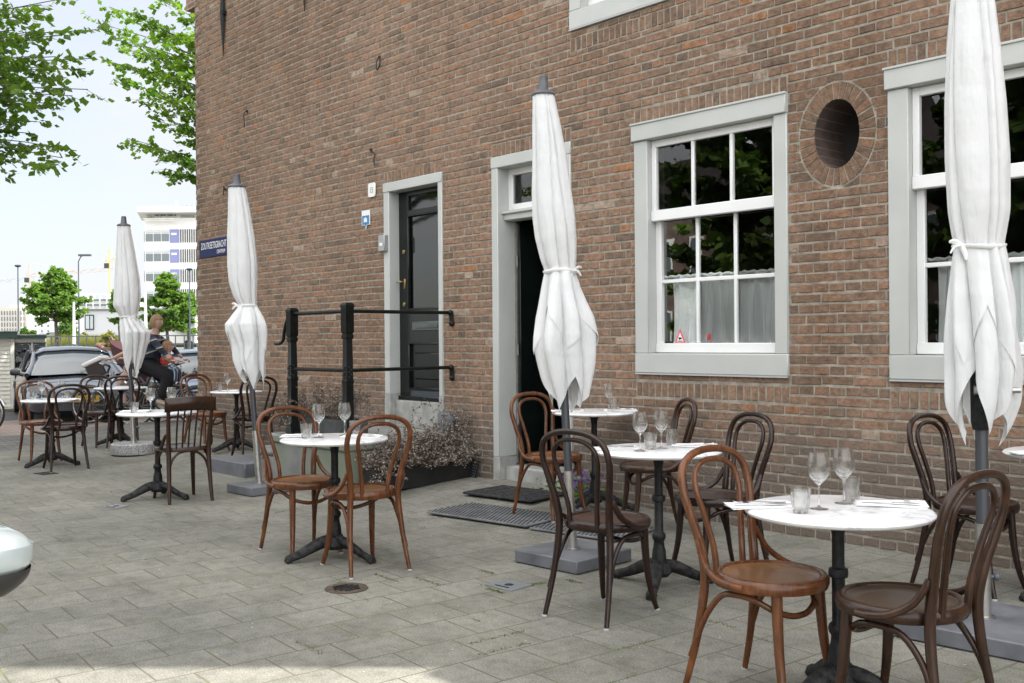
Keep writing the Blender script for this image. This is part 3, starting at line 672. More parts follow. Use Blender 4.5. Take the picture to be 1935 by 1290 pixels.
mb = MB(); mb.bx(gx0 + .004, gx1 - .004, yd + .02, yd + .03, 2.66, 2.81); obj('transom_pane', mb, M['ribbed'], leaf)
mb = MB(); mb.bx(gx0, gx1, yd + .06, yd + .07, .8, 2.85); obj('blind', mb, mat('grey_blind', (.05, .055, .06), .8), leaf)
mb = MB(); mb.bx(gx0 + .06, gx1 - .07, yd - .012, yd, 1.44, 1.53, .005); obj('letter_flap', mb, mat('tarnished_plate', (.10, .12, .10), .45, .4), leaf)
mb = MB(); mb.bx(gx0 + .12, gx1 - .13, yd - .02, yd - .012, 1.465, 1.505, .003); obj('letter_slot', mb, M['grey_plastic'], leaf)
mb = MB(); mb.bx(gx0 + .03, gx1 - .01, yd - .004, yd + .001, .775, .835); obj('kick_plate', mb, mat('kick_plate_steel', (.10, .12, .14), .25, .8), leaf)
for z in (2.245, 1.88):
    mb = MB(); mb.lathe([(0, 0), (.022, 0), (.022, .008), (.012, .012), (0, .014)], n=16); q = obj('lock', mb, M['brass'], leaf); q.rotation_euler = (R(90), 0, 0); q.location = (a + .085, yd, z - (.17 if z < 2 else 0))
mb = MB(); mb.bx(-.012, .012, -.008, 0, -.05, .05, .004); mb.tube([(0, -.01, .02), (0, -.045, .02), (-.03, -.05, .02), (-.07, -.05, .018)], .008, 8); q = obj('handle', mb, M['brass'], leaf); q.location = (a + .095, yd, 1.92)

# open doorway with its transom light and stone threshold
d2 = thing('open_doorway', None, None); d2.parent = bld; d2['label'] = 'open doorway behind the closed parasol'
x0, x1 = DOOR2[0], DOOR2[1]
mb = MB(); mb.bx(x0, x0 + .085, yo, D + .2, .29, 2.88, .006); mb.bx(x1 - .085, x1, yo, D + .2, .29, 2.88, .006); mb.bx(x0 - .004, x1 + .004, yo - .004, D + .2, 2.878, 2.98, .006)
mb.bx(x0 + .085, x1 - .085, D + .06, D + .19, 2.41, 2.49, .008); mb.bx(x0 + .075, x1 - .075, D + .035, D + .07, 2.468, 2.495, .004)
obj('frame', mb, M['frame_grey'], d2)
mb = MB(); mb.bx(x0, x0 + .085, yo - .003, D + .2, .0, .29, .005); mb.bx(x1 - .085, x1, yo - .003, D + .2, .0, .29, .005); mb.bx(x0 + .085, x1 - .085, D + .06, D + .40, .0, .205, .008); obj('stone_threshold', mb, M['stone_sill'], d2)
tr = MB(); a, b_, c_, e_ = x0 + .085, x1 - .085, 2.49, 2.878
for q in ((a, a + .06, c_, e_), (b_ - .06, b_, c_, e_), (a + .06, b_ - .06, c_, c_ + .07), (a + .06, b_ - .06, e_ - .06, e_), (a + .34, a + .365, c_ + .07, e_ - .06), ): tr.bx(q[0], q[1], D + .12, D + .16, q[2], q[3], .004)
ts = obj('transom_light', tr, M['frame_white'], d2)
g = MB(); g.bx(a + .05, b_ - .05, D + .138, D + .142, c_ + .06, e_ - .05); obj('pane', g, M['pane'], ts)
mb = MB(); mb.bx(a + .012, a + .052, D + .21, D + .98, .22, 2.40, .004); lf = obj('open_door_leaf', mb, M['door_green'], d2)
mb = MB(); mb.bx(a + .0, a + .02, D + .196, D + .215, .22, 2.40); obj('door_edge', mb, M['steel'], lf)
for z in (.62, 1.25, 2.05): mb = MB(); mb.tube([(a + .03, D + .192, z - .05), (a + .03, D + .192, z + .05)], .012, 8); obj('hinge', mb, M['steel'], lf)

# things fixed on the wall
def anchor(x, z0, z1, label):
    t = thing('wall_anchor', label, 'wall anchor', (x, D, z0), group='iron wall anchors')
    mb = MB(); h = z1 - z0; mb.tube([(0, -.03, 0), (0, -.035, h * .35), (0, -.04, h * .5), (0, -.035, h * .65), (0, -.03, h)], [.006, .028, .034, .028, .006], 6, flat=.55); obj('bar', mb, M['iron'], t)
    mb = MB(); mb.bx(-.05, .05, -.05, .0, h * .5 - .02, h * .5 + .02); obj('clasp', mb, M['iron'], t)
anchor(-12.11, 5.0, 6.1, 'long black iron wall anchor nearest the left corner of the building')
anchor(-10.10, 5.08, 6.18, 'black iron wall anchor at the top edge, second from the left corner')
anchor(-1.2, 5.08, 5.55, 'black iron wall anchor above the right window')
def hook(x, z, label, pts, dot=True):
    mb = MB(); mb.tube([(x + a, D - .012 - c, z + b) for a, b, c in pts], .006, 6, spl=3); mb.sphere((x + pts[0][0], D - .01, z + pts[0][1]), .016, 8, 6); o = obj('wall_hook', mb, M['iron'], None); tag(o, label, 'hook', 'iron hooks in the brick wall')
hook(-8.66, 4.26, 'twisted wire loop hook high above the black door', [(0, 0, 0), (-.02, -.05, .02), (.0, -.14, .03), (.05, -.10, .03), (.04, -.02, .02), (.01, .0, 0)])
hook(-11.53, 4.20, 'thin straight iron hook high on the wall near the corner', [(0, 0, 0), (-.02, -.03, .03), (-.02, -.2, .02)])
hook(-8.76, 3.28, 'forked wire hook just above the top left of the black door', [(-.07, .05, .02), (0, 0, 0), (.02, -.05, .02), (.02, -.12, .02)])
hook(-12.13, 3.30, 'small rusty hook beside the cap of the third parasol', [(0, 0, 0), (.06, .03, .05), (.08, -.05, .06), (.03, -.08, .04)])
t = thing('house_number', 'white enamel house number plate left of the black door frame', 'number plate', (-8.885, D - .006, 2.845))
mb = MB(); mb.bx(0, .135, -.008, 0, 0, .13, .004); mb.bx(.015, .12, -.0088, -.001, -.008, .138, .003); obj('plate', mb, M['white_enamel'], t); text('number', '15', .085, M['grey_plastic'], t, wallM(.067, -.0098, .035), depth=.0002, cx='CENTER', sx=.8)
t = thing('monument_shield', 'blue and white monument shield on the bricks left of the black door', 'shield', (-8.93, D - .006, 2.51))
mb = MB(); mb.add([(x, y, z) for y in (-.006, 0) for x, z in ((0, 0), (.02, .045), (.075, .045), (.075, .2), (-.075, .2), (-.075, .045), (-.02, .045))], [(0, 1, 2, 3, 4, 5, 6), (13, 12, 11, 10, 9, 8, 7)] + [(i, (i + 1) % 7, 7 + (i + 1) % 7, 7 + i) for i in range(7)]); obj('plate', mb, M['white_enamel'], t, False)
M['mid_blue'] = mat('mid_blue_enamel', (.04, .20, .42), .35)
mb = MB(); mb.add([(x, y, z) for y in (-.009, -.0062) for x, z in ((0, .018), (.015, .052), (.064, .052), (.064, .145), (-.064, .145), (-.064, .052), (-.015, .052))], [(0, 1, 2, 3, 4, 5, 6), (13, 12, 11, 10, 9, 8, 7)] + [(i, (i + 1) % 7, 7 + (i + 1) % 7, 7 + i) for i in range(7)]); obj('field', mb, M['mid_blue'], t, False)
mb = MB(); mb.bx(-.028, .028, -.012, -.0092, .075, .103); mb.bx(-.028, -.010, -.012, -.0092, .103, .118); mb.bx(-.004, .010, -.012, -.0092, .103, .125); mb.bx(.016, .028, -.012, -.0092, .103, .115); obj('emblem', mb, M['white_enamel'], t, False)
t = thing('intercom', 'grey metal bell box on the left jamb of the black door', 'doorbell', (-8.64, D - .03, 2.255))
mb = MB(); mb.bx(0, .11, -.03, .02, 0, .165, .006); obj('housing', mb, mat('light_grey_metal', (.36, .37, .38), .4, .3), t)
mb = MB(); mb.bx(.03, .08, -.034, -.031, .055, .085); obj('label_strip', mb, M['white_enamel'], t, False)
t = thing('street_sign', 'dark blue enamel street name sign at the left corner of the wall', 'street sign', (-12.885, D - .012, 2.462))
mb = MB(); mb.bx(0, .80, -.006, .004, 0, .232, .003); obj('plate', mb, M['blue_enamel'], t)
text('street_name', 'ZOUTKEETSGRACHT', .125, M['white_enamel'], t, wallM(.055, -.0072, .108), sx=.615)
text('district', 'CENTRUM', .07, M['white_enamel'], t, wallM(.755, -.0072, .032), cx='RIGHT', sx=.72)
t = thing('vent_grate', 'small rusty grey vent grate leaning low against the wall', 'vent', (-7.20, D - .05, .095)); t.rotation_euler = (R(-12), R(6), 0)
mb = MB(); mb.bx(-.085, .085, -.006, .0, -.02, .16, .002); obj('plate', mb, M['iron_dust'], t)
mb = MB()
for i in range(7):
    for j in range(6): mb.bx(-.07 + i * .022, -.058 + i * .022, -.012, -.006, .0 + j * .024, .014 + j * .024)
obj('grid', mb, M['grey_plastic'], t, False)
t = thing('foot_scraper', 'rounded grey stone block on the stoop right of the black door', 'block', (-7.52, D - .07, .50))
mb = MB(); mb.tube([(-.05, 0, 0), (-.05, 0, .14), (-.05, 0, .17)], [.055, .055, .035], 14); mb.tube([(.04, 0, 0), (.04, 0, .13), (.04, 0, .16)], [.05, .05, .03], 14); obj('lobes', mb, mat('grey_resin', (.13, .14, .15), .5), t)

# ---------------------------------------------------------------- stoop, railing
sp = thing('stone_stoop', 'weathered stone stoop with three steps under the black door', 'stoop', (-8.2, 5.3, 0))
def S(name, x0, x1, y0, y1, z0, z1, m='concrete', bev=.02):
    mb = MB(); mb.bx(x0 + 8.2, x1 + 8.2, y0 - 5.3, y1 - 5.3, z0, z1, bev); return obj(name, mb, M[m], sp)
S('platform_body', -8.78, -7.47, 4.80, 5.985, -.05, .375, bev=.01); 
S('platform_slab', -8.83, -7.455, 4.775, 5.985, .376, .465, bev=.02)
S('upper_step', -9.12, -8.785, 4.80, 5.985, -.05, .235, bev=.01); S('upper_tread', -9.15, -8.785, 4.78, 5.985, .236, .315, bev=.03)
S('lower_step', -9.93, -9.155, 4.70, 5.985, -.05, .145, 'bluestone', .008)
rl = thing('stoop_railing', 'black iron railing with two posts around the stone stoop', 'railing', (-7.50, 4.83, .465))
def post(x, y, h, z=0):
    mb = MB(); P4 = lambda zz, r: [(x - r, y - r, zz), (x + r, y - r, zz), (x + r, y + r, zz), (x - r, y + r, zz)]
    prof = [(0, .075), (.10, .075), (.13, .055), (.50, .052), (.53, .060), (.545, .052), (h - .32, .045), (h - .31, .056), (h - .285, .060), (h - .275, .048), (h - .255, .062), (h - .05, .062), (h - .04, .068), (h - .02, .068), (h, .045)]
    prof = [(a, b * .66) for a, b in prof]
    vs = [v for a, b in prof for v in P4(z + a, b)]
    mb.add(vs, [(i * 4 + j, i * 4 + (j + 1) % 4, i * 4 + 4 + (j + 1) % 4, i * 4 + 4 + j) for i in range(len(prof) - 1) for j in range(4)] + [tuple((len(prof) - 1) * 4 + j for j in range(4))])
    for a in range(4):
        an = a * math.pi / 2
        for q in range(5): mb.sphere((x + math.cos(an) * .036 + (.018 * (q % 2) - .009) * math.sin(an), y + math.sin(an) * .036 + (.018 * (q % 2) - .009) * math.cos(an), z + .56 + q * .022), .011, 6, 4)
    return obj('post', mb, M['railpaint'], rl, True, ang=25)
post(0, 0, 1.21); post(-.945, 0, 1.19)
zt, zm = 1.135, .62
for (p, q, z) in (((0, 0), (-.945, -.0), zt), ((0, 0), (-1.02, 0), zm), ((0, 0), (0, 1.14), zt), ((0, 0), (0, 1.14), zm)):
    mb = MB(); mb.tube([(p[0], p[1], z), (q[0], q[1], z)], .0165, 10); obj('rail', mb, M['railpaint'], rl)
for z in (zt, zm):
    mb = MB(); mb.tube([(0, 1.13, z + .005), (0, 1.15, z - .03), (0, 1.155, z - .09)], [.022, .02, .024], 8); mb.sphere((0, 1.14, z), .028, 10, 6); mb.sphere((0, 1.155, z - .10), .03, 8, 6); obj('wall_bracket', mb, M['railpaint'], rl)
mb = MB(); mb.tube([(-.97, 0, zt - .03), (-1.04, 0, zt - .06), (-1.09, 0, zt - .16), (-1.11, 0, zt - .24), (-1.17, 0, zt - .275), (-1.26, 0, zt - .28)], .0165, 10, spl=5); obj('curled_handrail', mb, M['railpaint'], rl)
# ---------------------------------------------------------------- bentwood chairs
def bent_chair(name, label, wood, seatm, loc, rz, group=None):
    t = thing(name, label, 'chair', loc, rz, group)
    def mir(p): return [(-x, y, z) for x, y, z in p]
    # outer bend: rear legs and back in one piece
    half = [(.186, -.262, .0), (.172, -.222, .16), (.158, -.192, .34), (.152, -.186, .46), (.160, -.200, .56), (.186, -.228, .68), (.200, -.250, .77), (.178, -.268, .85), (.105, -.279, .893)]
    rad = [.0115, .0145, .0175, .0185, .018, .0165, .0155, .015, .0145]
    pts = half + [(0, -.283, .905)] + mir(half)[::-1]; rr = rad + [.0145] + rad[::-1]
    mb = MB(); mb.tube(pts, rr, 12, spl=5); obj('back_frame', mb, wood, t)
    h2 = [(.082, -.186, .435), (.086, -.196, .54), (.112, -.222, .67), (.130, -.244, .76), (.118, -.259, .82), (.070, -.269, .856)]
    r2 = [.0125, .0125, .012, .0118, .0115, .0115]
    mb = MB(); mb.tube(h2 + [(0, -.272, .866)] + mir(h2)[::-1], r2 + [.0115] + r2[::-1], 10, spl=5); obj('inner_hoop', mb, wood, t)
    mb = MB(); mb.lathe([(0, .452), (.12, .453), (.168, .456), (.178, .462)], n=48); seat = obj('seat', mb, seatm, t)
    mb = MB(); mb.lathe([(.176, .455), (.180, .465), (.188, .470), (.203, .468), (.212, .458), (.213, .440), (.208, .424), (.19, .420), (.172, .424), (.0, .436)], n=48); obj('seat_rim', mb, wood, seat)
    for s in (-1, 1):
        mb = MB(); mb.tube([(s * .132, .122, .435), (s * .134, .126, .34), (s * .140, .138, .2), (s * .152, .160, .08), (s * .166, .184, 0)], [.0205, .020, .0175, .0145, .0115], 12, spl=4); lg = obj('leg', mb, wood, t)
        mb = MB(); mb.lathe([(0, -.0), (.0135, 0), (.0135, .007), (.011, .009)], (s * .166, .184, .0), 10); obj('foot_glide', mb, M['glide'], lg)
        mb = MB(); mb.tube([(s * .180, -.196, .585), (s * .184, -.186, .555), (s * .198, -.150, .500), (s * .216, -.085, .460), (s * .221, -.02, .446), (s * .214, .035, .444)], [.010, .0135, .0145, .0145, .0145, .012], 10, spl=4, flat=.85); obj('side_bracket', mb, wood, t)
        mb = MB(); mb.lathe([(0, -.0), (.0135, 0), (.0135, .007), (.011, .009)], (s * .186, -.262, .0), 10); obj('foot_glide', mb, M['glide'], t)
    hs = [(.180, -.236, .135), (.172, -.205, .22), (.163, -.165, .31), (.163, -.10, .385), (.168, -.03, .402), (.160, .05, .395), (.125, .105, .362), (.06, .128, .338)]
    mb = MB(); mb.tube(hs + [(0, .133, .332)] + mir(hs)[::-1], [.010] + [.0115] * (len(hs) * 2 - 1) + [.010], 10, spl=4); obj('stretcher', mb, wood, t)
    return t
def hd(deg): return R(deg - 90)      # heading of the seat front to the object's own turn
GC = 'bentwood chairs around the terrace tables'
CH = {}
CHD = [   # x, y, heading, wood, label
 ('C1', -2.175, 3.245, -2, 'honey', 'orange brown bentwood chair with a pale round seat left of the nearest right marble table'),
 ('C2', -1.668, 3.255, 177, 'umber', 'worn dark brown bentwood chair in the lower right, right of the nearest marble table'),
 ('C3', -3.40, 3.68, 96, 'walnut', 'dark brown bentwood chair seen from behind, in front of the square parasol base'),
 ('C4', -3.485, 4.64, 250, 'walnut', 'dark bentwood chair facing the viewer behind the table below the first window'),
 ('C5', -4.60, 5.42, 238, 'umber', 'brown bentwood chair set back near the wall, right of the table by the open door'),
 ('C6', -5.39, 5.26, -4, 'honey', 'light brown bentwood chair standing before the dark open doorway'),
 ('C7', -5.69, 3.33, -6, 'honey', 'honey brown bentwood chair left of the marble table before the stoop'),
 ('C8', -5.09, 3.36, 172, 'honey', 'honey brown bentwood chair with white foot glides right of the table before the stoop'),
 ('C10', -12.13, 3.73, -3, 'honey', 'reddish brown bentwood chair at the far left end of the terrace'),
 ('C11', -11.25, 3.68, 175, 'walnut', 'dark red bentwood chair seen from behind at the far left table'),
 ('C12', -13.16, 4.80, 0, 'umber', 'small brown bentwood chair left of the table behind the round granite base'),
 ('C13', -12.90, 4.96, 155, 'walnut', 'dark bentwood chair just left of the granite based parasol, seen from behind'),
 ('C14', -11.28, 5.33, 8, 'honey', 'light brown bentwood chair against the left corner of the brick wall'),
 ('C15', -10.32, 5.38, 172, 'walnut', 'dark bentwood chair half hidden behind the parasol beside the stone step'),
 ('C16', -2.36, 5.42, -4, 'walnut', 'dark bentwood chair against the wall below the right window, behind the right parasol'),
]
for k, x, y, h, w, lab in CHD:
    z = gz(x, y)
    if w not in CH: CH[w] = bent_chair('bentwood_chair', lab, M['wood_' + w], M['seat_' + w], (x, y, z), hd(h), GC)
    else: dup(CH[w], (x, y, z), hd(h), lab)
# chair with a slatted back
def slat_chair(loc, rz, label):
    t = thing('slat_back_chair', label, 'chair', loc, rz); w, sm = M['wood_umber'], M['seat_umber']
    for s in (-1, 1):
        mb = MB(); mb.tube([(s * .180, -.255, 0), (s * .172, -.225, .2), (s * .168, -.205, .44), (s * .175, -.225, .62), (s * .185, -.262, .84)], [.014, .019, .021, .018, .015], 8, spl=4); obj('rear_post', mb, w, t)
        mb = MB(); mb.tube([(s * .148, .150, .435), (s * .150, .152, .40), (s * .158, .168, .2), (s * .170, .190, 0)], [.024, .021, .018, .013], 10, spl=3); obj('leg', mb, w, t)
        mb = MB(); mb.tube([(s * .188, -.20, .575), (s * .198, -.185, .54), (s * .21, -.14, .47), (s * .214, -.06, .452)], [.012, .015, .015, .012], 8, spl=4); obj('side_bracket', mb, w, t)
        mb = MB(); mb.tube([(s * .165, -.215, .28), (s * .166, -.19, .37), (s * .16, -.10, .425), (s * .152, .02, .42), (s * .150, .12, .36), (s * .152, .15, .30)], .0105, 8, spl=4); obj('side_brace', mb, w, t)
    mb = MB(); mb.tube([(-.165, -.205, .27), (-.135, -.195, .36), (-.06, -.185, .42), (.06, -.185, .42), (.135, -.195, .36), (.165, -.205, .27)], .0105, 8, spl=5); obj('rear_brace', mb, w, t)
    mb = MB()
    mb.grid(16, 1, lambda u, v: (-.215 + .43 * u, -.255 - .055 * (1 - (2 * u - 1) ** 2) - .012 * v, .775 + .115 * v - .012 * (2 * u - 1) ** 2)); top = obj('top_rail', mb, w, t, True, sol=.02)
    for i in range(5):
        x = -.105 + i * .0525; mb = MB(); mb.tube([(x * .95, -.19, .44), (x, -.225, .62), (x * 1.03, -.283, .79)], [.0105, .0115, .0105], 6, spl=3, flat=.6); obj('slat', mb, w, t)
    P = []
    for j in range(40):
        a = 2 * math.pi * j / 40; cx, sy = math.cos(a), math.sin(a); p = 2.0 / 3.2
        P.append((.205 * math.copysign(abs(cx) ** p, cx), .205 * math.copysign(abs(sy) ** p, sy)))
    mb = MB(); ring = [(k, z) for k, z in ((.80, .456), (.88, .462), (.97, .461), (1.0, .450), (.99, .428), (.9, .422))]
    vs = [(x * k, y * k, z) for k, z in ring for x, y in P]; mb.add(vs, [(i * 40 + j, i * 40 + (j + 1) % 40, (i + 1) * 40 + (j + 1) % 40, (i + 1) * 40 + j) for i in range(5) for j in range(40)]); mb.add([(x * .82, y * .82, .455) for x, y in P], [tuple(range(40))]); obj('seat', mb, sm, t)
    return t
slat_chair((-8.36, 3.70, 0), hd(174), 'brown wooden chair with a vertical slatted back and curved top rail')

# ---------------------------------------------------------------- marble cafe tables
def cafe_table(name, label, loc, rz, h, dia=.66, iron='iron_dust'):
    t = thing(name, label, 'table', loc, rz, 'round marble cafe tables on cast iron feet'); r = dia / 2
    mb = MB(); mb.lathe([(0, h), (r - .014, h), (r - .005, h - .003), (r, h - .010), (r - .002, h - .017), (r - .010, h - .023), (0, h - .024)], n=72); obj('tabletop', mb, M['marble'], t)
    mb = MB(); mb.lathe([(0, h - .026), (.105, h - .026), (.11, h - .032), (.05, h - .036), (.028, h - .06), (.0225, h - .10), (.0225, .50), (.034, .495), (.036, .48), (.034, .465), (.0235, .46), (.0235, .30), (.034, .29), (.038, .275), (.034, .26), (.027, .25), (.030, .22), (.036, .20), (.040, .15), (.048, .145), (.05, .12), (.042, .11)], n=20); obj('post', mb, M['iron'], t, ang=50)
    mb = MB(); mb.lathe([(0, .14), (.048, .135), (.062, .11), (.07, .085), (.05, .06), (0, .05)], n=18); obj('hub', mb, M[iron], t)
    for i in range(3):
        a = i * 2 * math.pi / 3; ca, sa = math.cos(a), math.sin(a); P_ = lambda d, z: (ca * d, sa * d, z)
        mb = MB(); mb.tube([P_(.03, .115), P_(.09, .105), P_(.16, .075), P_(.22, .048), P_(.268, .034), P_(.292, .022)], [.032, .030, .026, .022, .021, .017], 8, spl=4, flat=1.35)
        for k in range(9):
            d = .07 + k * .018; z = .145 - k * .0112
            mb.sphere((ca * d + sa * .012 * (-1) ** k, sa * d - ca * .012 * (-1) ** k, z - .012), .0135, 6, 4)
        mb.sphere(P_(.285, .028), .03, 10, 8, (1, 1, .85)); mb.sphere((ca * .30 + sa * .016, sa * .30 - ca * .016, .016), .014, 6, 5); mb.sphere((ca * .30 - sa * .016, sa * .30 + ca * .016, .016), .014, 6, 5)
        obj('leg', mb, M[iron], t, ang=60)
    return t
TB = {
 'T1': ((-1.965, 3.365), .715, .67, 20, 'nearest white marble table in the lower right, between two chairs'),
 'T2': ((-3.545, 4.245), .745, .68, 62, 'round marble table below the first window, behind the dark chair'),
 'T3': ((-5.39, 3.37), .745, .66, 15, 'round marble table in front of the stone stoop'),
 'T4': ((-8.54, 3.57), .745, .67, 28, 'round marble table beside the slat backed chair'),
 'T5': ((-11.69, 3.70), .725, .63, 45, 'farthest left marble table with two chairs around it'),
 'T6': ((-13.15, 5.02), .745, .66, 10, 'far marble table behind the round granite parasol base'),
 'T7': ((-11.02, 5.56), .70, .60, 33, 'small marble table by the wall corner beyond the steps'),
 'T8': ((-5.32, 5.62), .755, .64, 40, 'marble table against the wall right of the open doorway'),
 'T9': ((-1.93, 5.58), .745, .66, 0, 'marble table cut off by the right edge of the picture'),
}
# ---- what stands on the tables
def wine_glass(loc, label):
    t = thing('wine_glass', label, 'glass', loc, rnd.uniform(0, 6)); mb = MB()
    mb.lathe([(0, .0005), (.034, .0005), (.0345, .002), (.02, .0042), (.006, .0085), (.0042, .016), (.0038, .055), (.0042, .086), (.010, .093), (.024, .106), (.036, .124), (.0405, .142), (.0395, .165), (.0355, .19), (.032, .206), (.0312, .206), (.0346, .19), (.0385, .165), (.0394, .142), (.035, .125), (.023, .108), (.008, .0965), (0, .095)], n=28); obj('glass_body', mb, M['glass'], t, ang=70); return t
def tumbler(loc, label):
    t = thing('tumbler', label, 'glass', loc, rnd.uniform(0, 6)); mb = MB()
    mb.lathe([(0, .001), (.026, .001), (.028, .004), (.0315, .035), (.0355, .066), (.0375, .090), (.0363, .090), (.0335, .066), (.029, .035), (.025, .012), (0, .010)], n=30, wob=lambda a, z: (.028 * (abs(math.cos(a * 4.5)) - .5) if .01 < z < .075 else 0)); obj('glass_body', mb, M['glass'], t, ang=35); return t
def napkin(loc, rz, label):
    t = thing('napkin', label, 'napkin', loc, rz)
    for k in range(2):
        mb = MB(); o = .003 * k; r0 = rnd.uniform(-.006, .006)
        mb.grid(10, 5, lambda u, v: (-.125 + .25 * u + r0, -.055 + .11 * v + o, .0015 + .0042 * k + .0016 * math.sin(u * 5 + v * 3 + k) + (.006 * v * v if k else 0))); obj('fold', mb, M['napkin'], t, sol=.0012)
    return t
def fork(loc, rz, label):
    t = thing('fork', label, 'fork', loc, rz); mb = MB()
    mb.tube([(-.095, 0, .004), (-.05, 0, .005), (.02, 0, .009), (.045, 0, .008)], [.0055, .0045, .003, .005], 8, spl=3, flat=.5); obj('fork_handle', mb, M['cutlery'], t)
    mb = MB(); mb.box((.055, 0, .007), (.022, .02, .002))
    for i in range(4): y = -.0085 + i * .0057; mb.tube([(.062, y, .007), (.08, y, .006), (.10, y, .011)], [.0014, .0013, .0008], 5)
    obj('tines', mb, M['cutlery'], t); return t
def knife(loc, rz, label):
    t = thing('table_knife', label, 'knife', loc, rz); mb = MB(); mb.tube([(-.105, 0, .004), (-.06, 0, .005), (0, 0, .004)], [.0055, .006, .0045], 8, spl=3, flat=.6); obj('knife_handle', mb, M['cutlery'], t)
    mb = MB(); mb.grid(8, 1, lambda u, v: (.0 + .11 * u, -.008 + (.016 - .012 * max(0, u - .7) / .3) * v, .004)); obj('blade', mb, M['cutlery'], t, sol=.0012); return t
def rel(c, d, l): p = Vector((c[0], c[1], 0)) + FW * d + RT * l; return p.x, p.y
WHERE = {'T1': 'nearest right table', 'T2': 'table below the first window', 'T3': 'table before the stoop', 'T4': 'table beside the slat backed chair', 'T5': 'farthest left table', 'T6': 'table behind the granite base', 'T7': 'table at the wall corner', 'T8': 'table right of the open doorway', 'T9': 'table at the right edge'}
# per table: wine glasses, tumblers as (ahead, right) offsets; napkins with cutlery as (ahead, right, turn)
SET = {
 'T1': ([(-.02, -.075, 'left'), (.10, .055, 'right')], [(-.10, -.165, 'front left'), (.16, .105, 'back right')], [(.04, -.27, 6), (.05, .215, -14)]),
 'T2': ([(-.10, -.11, 'left'), (.02, .02, 'right')], [(-.02, -.045, 'front left'), (.17, .10, 'back right')], [(.00, -.22, 10), (.10, .22, -10)]),
 'T3': ([(.02, -.10, 'left'), (.14, .04, 'right')], [(-.02, -.17, 'left'), (.18, .10, 'back right')], [(.08, -.22, 6), (-.0, .17, -8)]),
 'T4': ([(-.02, -.05, 'left'), (.10, .09, 'right')], [(-.10, -.16, 'left'), (.02, .22, 'right')], [(.04, -.20, 0)]),
 'T5': ([(-.02, -.10, 'left'), (.08, .08, 'right')], [(.02, -.21, 'left'), (-.02, .18, 'right')], [(-.10, .2, 0)]),
 'T6': ([(-.02, -.10, 'left'), (.10, .14, 'right')], [(-.08, -.20, 'left'), (.02, .19, 'right')], []),
 'T7': ([(-.02, -.10, 'left'), (.10, .20, 'right')], [(-.04, -.19, 'left'), (.10, .06, 'right')], [(-.02, -.10, 0)]),
 'T8': ([(.06, .12, 'only')], [(.12, .17, 'right')], [(-.05, -.20, 0), (-.02, .20, 0)]),
 'T9': ([], [], [(-.05, -.22, 5)]),
}
TT = {}
for k, ((x, y), h, dia, rz, lab) in TB.items():
    z = gz(x, y)
    T_ = cafe_table('cafe_table', lab, (x, y, z), R(rz), h, dia, 'iron_dust'); top = z + h + .0005
    ws, ts, ns = SET[k]
    for d, l, n in ws: px, py = rel((x, y), d, l); wine_glass((px, py, top), ('%s wine glass on the %s' % (n, WHERE[k])) if n != 'only' else 'only wine glass on the ' + WHERE[k])
    for d, l, n in ts: px, py = rel((x, y), d, l); tumbler((px, py, top), '%s water tumbler on the %s' % (n, WHERE[k]))
    for i, (d, l, a) in enumerate(ns):
        px, py = rel((x, y), d, l); side = 'left' if l < 0 else 'right'; r0 = math.atan2(RT.y, RT.x) + R(a)
        napkin((px, py, top), r0, 'folded white napkin on the %s side of the %s' % (side, WHERE[k]))
        if k in ('T1', 'T2', 'T3', 'T8'):
            ox, oy = -math.sin(r0) * .014, math.cos(r0) * .014
            fork((px + ox, py + oy, top + .0085), r0 + (math.pi if l < 0 else 0) + R(rnd.uniform(-6, 6)), 'steel fork on the %s napkin of the %s' % (side, WHERE[k]))
            knife((px - ox, py - oy, top + .0085), r0 + R(rnd.uniform(-8, 8)), 'steel knife on the %s napkin of the %s' % (side, WHERE[k]))

